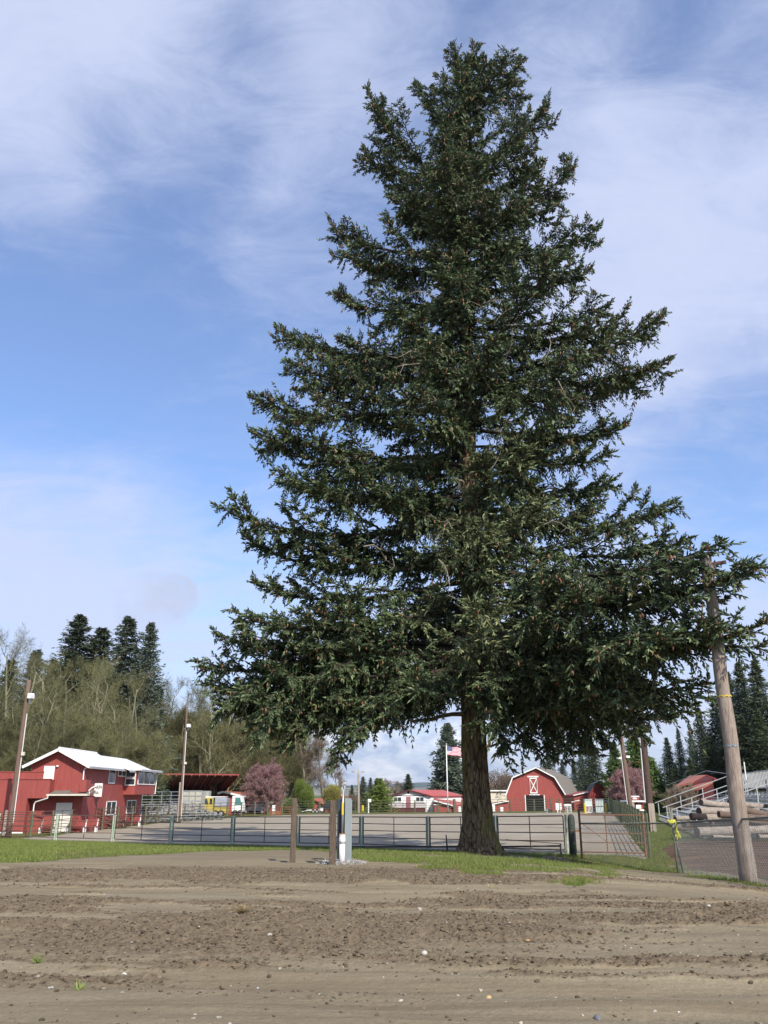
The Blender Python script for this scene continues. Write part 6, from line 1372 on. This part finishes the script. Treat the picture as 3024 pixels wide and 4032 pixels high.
# ------------------------------------------------------------------ the barns right of the trunk
Y = 150.0; t = thing('gambrel_barn', 'large red gambrel barn with a white X-braced loft door, behind the arena', 'barn', (X_(2110, Y, 3190), Y, G(X_(2110, Y), Y)))
gb0 = G(X_(2110, Y), Y) - .4
prof = [(1995, 3125), (2016, 3063), (2108, 3024), (2181, 3062), (2220, 3126)]
pw = [(X_(a, Y, b_), zat(b_, Y)) for a, b_ in prof]
xl = X_(1993, Y, 3180) + .05; xr = X_(2224, Y, 3180)
MB().prism([(xl, Y, gb0), (xr - .1, Y, gb0), (xr - .1, Y, pw[4][1] + .1)] + [(x, Y, z - .06) for x, z in pw[::-1]], (6.8, 20, 0)).build('wall', m_red, t)
for i in range(4):
    a, b_ = pw[i], pw[i + 1]
    if i == 0: a = (a[0] - .25, a[1] - .3)
    if i == 3: b_ = (b_[0] + .2, b_[1] - .25)
    MB().prism([(a[0], Y - .5, a[1]), (b_[0], Y - .5, b_[1]), (b_[0] + .02, Y - .5, b_[1] + .16), (a[0], Y - .5, a[1] + .16)], (7.1, 20.8, 0)).build('roof', m_grroof, t)
    MB().beam((a[0], Y - .56, a[1] + .04), (b_[0], Y - .56, b_[1] + .04), .08, .17).build('rake_board', m_white, t)
MB().box2((X_(2070, Y, 3160), Y - .04, gb0), (X_(2143, Y, 3160), Y - .003, zat(3131, Y))).build('doorway', m_black, t)  # doorway is a black sheet, the unlit inside put into its colour
for px in (2069, 2144): x = X_(px, Y, 3160); MB().box2((x - .07, Y - .08, gb0), (x + .07, Y - .002, zat(3130, Y))).build('door_trim', m_white, t)
la, lb_ = X_(2086, Y, 3090), X_(2114, Y, 3090); l0, l1 = zat(3122, Y), zat(3065, Y); f = MB()
for a, b_ in (((la, l0), (la, l1)), ((lb_, l0), (lb_, l1)), ((la, l0), (lb_, l0)), ((la, l1), (lb_, l1))): f.beam((a[0], Y - .10, a[1]), (b_[0], Y - .10, b_[1]), .06, .17)
f.beam((la, Y - .07, l0), (lb_, Y - .07, l1), .04, .12); f.beam((la, Y - .075, l1), (lb_, Y - .075, l0), .04, .12); f.build('loft_door_frame', m_white, t)
MB().box2((la, Y - .03, l0), (lb_, Y - .004, l1)).build('loft_door', m_red, t)
for (a, b_, c_, d_) in ((2078, 2121, 3055, 3061), (2082, 2122, 3127, 3131)):
    o = MB().box2((X_(a, Y, 3090), Y - .09, zat(d_, Y)), (X_(b_, Y, 3090), Y - .03, zat(c_, Y))).build('sign', m_white, t)
    w_ = X_(b_, Y, 3090) - X_(a, Y, 3090); h_ = zat(c_, Y) - zat(d_, Y); mb = MB(); rs = random.Random(a); xx = X_(a, Y, 3090) + .12
    while xx < X_(b_, Y, 3090) - .2:
        lw = .07 + .05 * rs.random()
        if rs.random() < .85: mb.box2((xx, Y - .10, zat(d_, Y) + h_ * .25), (xx + lw * .35, Y - .091, zat(d_, Y) + h_ * .75)); mb.box2((xx + lw * .36, Y - .10, zat(d_, Y) + h_ * (.3 + .3 * rs.random())), (xx + lw, Y - .091, zat(d_, Y) + h_ * .72))
        xx += lw + .05
    mb.build('lettering', M('faded red lettering', (.3, .12, .1), .7), o)
q0 = P(2069, 3044, Y - .3); MB().sphere(tuple(q0), .12).build('lamp', m_white, t)
# lean-to left of the barn
t = thing('lean_to', 'red lean-to with white roof edge against the left of the large barn', 'shed', (X_(1960, 149, 3190), 149, gb0 + .4)); xa = X_(1920, 149, 3180)
MB().prism([(xa, 149, gb0), (xl + .2, 149, gb0), (xl + .2, 149, zat(3156, 149)), (xa, 149, zat(3171, 149))], (0, 8, 0)).build('wall', m_redflat, t); MB().beam((xa - .2, 148.8, zat(3171, 149)), (xl + .25, 148.8, zat(3154, 149)), .3, .14).build('roof_edge', m_white, t)
for px, w_, h_, lb in [(1940, .75, 1.1, 'white chest beside the spruce trunk, against the red lean-to'), (1975, .5, .75, 'small white bin against the red lean-to, left of the barn')]:
    x = X_(px, 146, 3190); z = G(x, 146); o = MB().box((x, 146, z + h_ / 2), (w_, .6, h_)).build('white_bin', m_white, bevel=.05); tag(o, lb, 'bin')
tag(MB().box2((X_(1900, 175, 3140), 175, -1), (X_(2000, 175, 3140), 190, zat(3113, 175))).build('cream_hall', m_cream), 'flat cream-coloured hall behind the spruce trunk and large barn', 'building')
o = [o for o in C.objects if o.name == 'cream_hall'][0]
MB().box2((X_(1898, 174.8, 3112), 174.6, zat(3116, 175)), (X_(2002, 174.8, 3112), 175, zat(3111, 175))).build('roof_edge', m_white, o)
# grey-roofed building right of the barn
t = thing('grey_roof_hall', 'pale hall with a grey roof and white clerestory between the two barns', 'building', (X_(2280, 178, 3190), 178, -.3))
MB().prism([(X_(2210, 178, 3140), 178, -1), (X_(2330, 178, 3140), 178, -1), (X_(2330, 178, 3140), 178, zat(3135, 178)), (X_(2210, 178, 3140), 178, zat(3135, 178))], (0, 10, 0)).build('wall', m_white, t)
MB().prism([(X_(2205, 177, 3133), 177, zat(3133, 177)), (X_(2205, 177, 3133), 184, zat(3100, 184)), (X_(2205, 177, 3133), 184, zat(3100, 184) - .2), (X_(2205, 177, 3133), 177, zat(3133, 177) - .15)], (X_(2340, 177, 3133) - X_(2205, 177, 3133), 0, 0)).build('roof', m_grroof, t)
MB().box2((X_(2220, 184, 3095), 184, zat(3102, 184)), (X_(2300, 184, 3095), 187, zat(3090, 184))).build('clerestory', m_white, t); MB().box2((X_(2228, 183.9, 3095), 183.9, zat(3100, 184)), (X_(2296, 183.9, 3095), 183.97, zat(3094, 184))).build('clerestory_windows', m_glass, t)
# red lean-to and small round-topped barn
t = thing('red_shed', 'red board shed with white roof edge left of the small round-topped barn', 'shed', (X_(2285, 134, 3190), 134, 0)); xa, xb_ = X_(2262, 134, 3180), X_(2330, 134, 3180)
MB().prism([(xa, 134, -.3), (xb_, 134, -.3), (xb_, 134, zat(3116, 134)), (xa + .3, 134, zat(3131, 134)), (xa, 134, zat(3131, 134))], (0, 8, 0)).build('wall', m_red, t); MB().beam((xa - .1, 133.8, zat(3132, 134)), (xb_, 133.8, zat(3116, 134)), .3, .12).build('roof_edge', m_white, t); MB().beam((X_(2248, 133, 3155), 132.6, zat(3158, 133)), (xa + .5, 132.6, zat(3151, 133)), .3, .12).build('porch_edge', m_white, t)
Y = 130.; prof = [(2312, 3160), (2322, 3118), (2342, 3088), (2360, 3078), (2386, 3086), (2402, 3110), (2420, 3160)]; pw = [(X_(a, Y, b_), zat(b_, Y)) for a, b_ in prof]
t = thing('round_top_barn', 'small red barn with painted-in shade and a rounded gambrel roof, right of the large barn', 'barn', (X_(2365, Y, 3190), Y, 0)); m_dbarn = M('red boards with painted shade', (.20, .03, .028), .75, .25, 2, groove=3, gaxis='XY', bump=.5, stretch=(2, 2, .4), stain=(.33, .09, .06), stain_amt=.1)  # barn red deepened to paint in the shade lying on it
MB().prism([(pw[0][0], Y, -.4), (pw[-1][0] , Y, -.4)] + [(x, Y, z) for x, z in pw[::-1]], (2.5, 14, 0)).build('wall', m_dbarn, t)
for a, b_ in zip(pw[:-1], pw[1:]): MB().prism([(a[0], Y - .4, a[1]), (b_[0], Y - .4, b_[1]), (b_[0], Y - .4, b_[1] + .14), (a[0], Y - .4, a[1] + .14)], (2.6, 14.6, 0)).build('roof', M('dark shingles', (.06, .055, .05), .9) if a is pw[0] else bpy.data.materials['dark shingles'], t)
# chute panels, green box
m_chute = M('pale blue green metal sheet', (.50, .58, .56), .45, .05, 3)
Y = 115.
for i, (a, b_, lb) in enumerate([(2303, 2332, 'pale blue metal chute panel with barred lower half, beside the left yellow bollard'), (2344, 2377, 'tall pale blue metal chute panel, beside the right yellow bollard')]):
    xa, xb_ = X_(a, Y, 3170), X_(b_, Y, 3170); t = thing('chute_gate', lb, 'gate', ((xa + xb_) / 2, Y, .3)); zt, zb_ = zat(3147, Y), G(xa, Y) + .05
    MB().box2((xa, Y, (zb_ + zt) / 2 - (0 if i == 0 else .8)), (xb_, Y + .08, zt)).build('sheet', m_chute, t); f = MB()
    for k in range(6): x = xa + .04 + (xb_ - xa - .08) * k / 5; f.box2((x - .025, Y - .05, zb_), (x + .025, Y - .003, zt if i else (zb_ + zt) / 2))
    for z in (zb_ + .05, (zb_ + zt) / 2, zt - .03): f.box2((xa, Y - .10, z - .025), (xb_, Y - .052, z + .025))
    f.build('bars', m_white if i == 0 else m_galv, t)
x = X_(2337, 116, 3170); f = MB(); f.beam((x - .3, 116, .4), (x + .3, 116, 1.3), .06, .06); f.beam((x + .3, 116.1, .4), (x - .3, 116.1, 1.3), .06, .06); f.box2((x - .35, 116, .35), (x - .28, 116.1, 2.3)); f.box2((x + .28, 116, .35), (x + .35, 116.1, 2.3)); tag(f.build('cross_braced_hurdle', m_galv), 'crossed grey steel frame between the two pale blue chute panels', 'hurdle')
tag(MB().box2((X_(2393, 119, 3170), 119, .3), (X_(2422, 119, 3170), 121, zat(3150, 119))).build('green_container', M('dark green sheet metal', (.02, .05, .04), .5), bevel=.04), 'dark green container behind the far corner of the arena fence', 'container')
# boxes and posts behind the far fence
for a, b_, c_, d_, lb in [(2188, 2212, 3163, 3190, 'white electrical box on two legs, right of the barn doorway'), (2222, 2250, 3166, 3176, 'wide white box on legs, second to the right of the barn doorway')]:
    Y = 120.; xa, xb_ = X_(a, Y, 3175), X_(b_, Y, 3175); t = thing('utility_box', lb, 'utility box', ((xa + xb_) / 2, Y, .3)); MB().box2((xa, Y, zat(d_, Y)), (xb_, Y + .4, zat(c_, Y))).build('cabinet', m_white, t, bevel=.03)
    for x in (xa + .25, xb_ - .25) if a == 2188 else (xb_ - .05, xb_ - .55): MB().box2((x - .06, Y + .05, .1), (x + .06, Y + .2, zat(d_, Y))).build('leg', m_white, t)
    if a != 2188:
        f = MB()
        for k in range(7): x = xb_ - .9 + k * .13; f.box2((x - .02, Y - .04, .35), (x + .02, Y - .01, zat(d_, Y)))
        f.build('bars', m_white, t)
x = GX(2172, 121); tag(MB().box2((x - .11, 121, -.1), (x + .11, 121.2, zat(3142, 121))).build('wooden_post', m_polewood), 'square brown post beside the far fence, right of the barn doorway', 'post')
x = X_(2160, 121.5, 3190); tag(MB().box((x, 121.8, .6), (.7, .5, .6)).build('metal_box', m_galv, bevel=.03), 'small grey-green box on the grass at the foot of the large barn', 'box')
# red booth on posts near the right fence
Y = 74.; t = thing('ticket_booth', 'small red and white booth raised on legs beside the right arena fence', 'booth', (X_(2510, Y, 3200), Y, .5)); xa, xb_ = X_(2470, Y, 3170), X_(2534, Y, 3170)
MB().box2((xa + .9, Y, zat(3192, Y)), (xb_ - .06, Y + 2, zat(3157, Y))).build('wall', m_redflat, t); MB().box2((xa + .1, Y + .6, zat(3190, Y)), (xa + .9, Y + 2, zat(3157, Y))).build('painted_shade_wall', m_darkred, t)  # set-back wall in darker red, its shade painted on
MB().box2((xa, Y - .25, zat(3158, Y)), (xb_ + .12, Y + 2.2, zat(3152, Y))).build('roof_trim', m_white, t); MB().box2((xa + .5, Y + .4, zat(3152, Y)), (xb_ - .25, Y + 1.5, zat(3137, Y))).build('upper_wall', m_redflat, t)
MB().box2((xa + .6, Y + .3, zat(3147, Y)), (xb_ - .45, Y + .38, zat(3141, Y))).build('upper_panel', m_white, t); MB().box2((xa + .45, Y + .35, zat(3138, Y)), (xb_ - .2, Y + 1.6, zat(3134, Y))).build('upper_trim', m_white, t)
MB().box2((X_(2504, Y, 3180), Y - .06, zat(3184, Y)), (X_(2524, Y, 3180), Y - .003, zat(3169, Y))).build('notice', m_white, t); MB().box2((xa + .85, Y - .1, zat(3193, Y)), (xb_ - .02, Y - .003, zat(3187, Y))).build('counter', m_white, t)
for x in (xa + .95, xb_ - .12): MB().box2((x - .06, Y, .2), (x + .06, Y + .12, zat(3192, Y))).build('leg', m_white, t)
# orange-roofed building behind the right bleachers
t = thing('red_roof_barn', 'weathered orange-red roofed barn behind the right-hand bleachers', 'barn', (X_(2740, 94, 3130), 94, .5))
quad([P(2655, 3097, 92), P(2723, 3078, 91), P(2778, 3051, 95), P(2715, 3054, 101)], .2).build('roof', m_orangeroof, t)
quad([P(2778, 3051, 95), P(2812, 3065, 93), P(2830, 3068, 99), P(2790, 3052, 102)], .2).build('rear_roof', m_redroof, t)
quad([P(2690, 3112, 89), P(2765, 3099, 88), P(2806, 3076, 91), P(2692, 3098, 93)], .2).build('lower_roof', m_orangeroof, t)
MB().prism([P(2726, 3081, 91.3), P(2776, 3055, 94.8), P(2806, 3066, 93.2), (P(2806, 3066, 93.2).x, 93.2, .3), (P(2726, 3081, 91.3).x, 91.3, .3)], (0, 3, 0)).build('wall', m_darkred, t)
t, q = gable('grey_roof_shed', 'pale grey roof at the right edge, above the bleachers', 'shed', 2980, 3060, 3140, 3100, 3066, 3043, 3066, 96, 5, 0, m_grroof, m_galv)
x = X_(2935, 70, 3050); tag(MB().tube([(x, 70, .5), (P(2929, 3000, 70).x, 70, zat(3000, 70))], .05, 8).build('thin_mast', m_white), 'thin white mast behind the top rail of the right-hand bleachers', 'mast')

# ------------------------------------------------------------------ log pile
m_log = M('weathered grey log', (.29, .25, .21), .85, .3, 2.2, bump=.8, bscale=8, stretch=(.5, 3, 3), stain=(.16, .09, .06), stain_amt=.3)
m_log2 = M('dark brown bark log', (.13, .09, .068), .9, .35, 2.5, bump=.8, bscale=9, stretch=(.5, 3, 3), stain=(.3, .25, .2), stain_amt=.1)
m_logend = M('cut log end', (.10, .07, .055), .9, .3, 6)
def log(pa, pb, Y, dpx, lb, mat, Yb=None, taper=.9):
    a = P(*pa, Y); b = P(*pb, Yb or Y + .8); r = dpx / (3637 / Y) / 2; n = 8; g = np.random.default_rng(int(pa[0] + pa[1]))
    pts = [a.lerp(b, i / n) + Vector((0, 0, g.normal() * r * .05)) for i in range(n + 1)]; t_ = thing('log', lb, 'log', tuple(a - Vector((0, 0, r))), 0, 'logs of the pile before the right-hand bleachers')
    MB().tube(pts, [r * (1 + g.normal() * .05) * (1 - (1 - taper) * i / n) for i in range(n + 1)], 16, cap=False).build('bark', mat, t_, smooth=True)
    for p_, q_, rr_ in ((a, pts[1], r), (b, pts[-2], r * taper)): d_ = (p_ - q_).normalized() * .01; MB().tube([p_ - d_ * .5, p_ + d_], rr_ * .96, 16).build('cut_end', m_logend, t_)
for args in [((2744, 3277), (3110, 3264), 43.4, 38, 'longest pale log, lying on the grass in front of the pile', m_log, 45.5),
    ((2806, 3294), (2895, 3296), 42.2, 11, 'thin pale pole lying on the grass under the longest log', m_log, 42.6), ((2984, 3293), (3120, 3300), 42.5, 17, 'short thin log on the grass at the right edge', m_log, 43),
    ((2798, 3243), (3120, 3238), 45.6, 27, 'dark grey log resting just behind the longest one', m_log2, 47), ((2777, 3220), (3110, 3210), 46.2, 30, 'split bleached log in the middle of the pile', m_log, 48),
    ((2752, 3194), (2990, 3196), 46.8, 32, 'bleached log with a red-brown scar, second from the top', m_log, 48.5), ((2760, 3160), (2885, 3174), 47.4, 27, 'topmost pale log at the left end of the pile', m_log, 48.5),
    ((2890, 3180), (3022, 3212), 45.5, 33, 'dark reddish log sloping down to the right, beside the log pole', m_log2, 46.5), ((2658, 3223), (2722, 3221), 46.5, 19, 'short pale log at the far left of the pile', m_log, 47),
    ((2722, 3215), (2778, 3217), 45.4, 30, 'short black log at the left of the pile', M('black log wood', (.03, .02, .02), .9, .3), 45.6), ((2830, 3205), (3100, 3232), 45.2, 26, 'brown log slanting behind the log pole, in the middle of the pile', m_log2, 46), ((2870, 3160), (3090, 3190), 50, 24, 'grey log lying at the back of the pile, right of the pole', m_log, 51), ((2662, 3262), (2745, 3262), 48, 16, 'shaded short log behind the longest log, near the fence posts', m_log2, 49), ((2690, 3246), (2800, 3252), 47.5, 26, 'shaded dark log under the left end of the pile', m_log2, 48)]:  # short left log has a near-black colour of its own
    log(*args)
# ------------------------------------------------------------------ air between here and the hills
mb = MB(); mb.box2((-15000, -80, -60), (15000, 15000, 420)); m_h = bpy.data.materials.new('haze'); m_h.use_nodes = True; nt = m_h.node_tree
for n in list(nt.nodes): nt.nodes.remove(n)
o_ = nd(nt, 'ShaderNodeOutputMaterial'); v_ = nd(nt, 'ShaderNodeVolumePrincipled'); v_.inputs['Color'].default_value = (.90, .95, 1, 1); v_.inputs['Density'].default_value = 5e-5; v_.inputs['Anisotropy'].default_value = .3
lnk(nt, v_.outputs[0], o_.inputs['Volume'])
mb.build('haze', m_h, kind='stuff'); bpy.data.objects['haze']['label'] = 'thin pale blue air over the distant hills'; bpy.data.objects['haze']['category'] = 'haze'
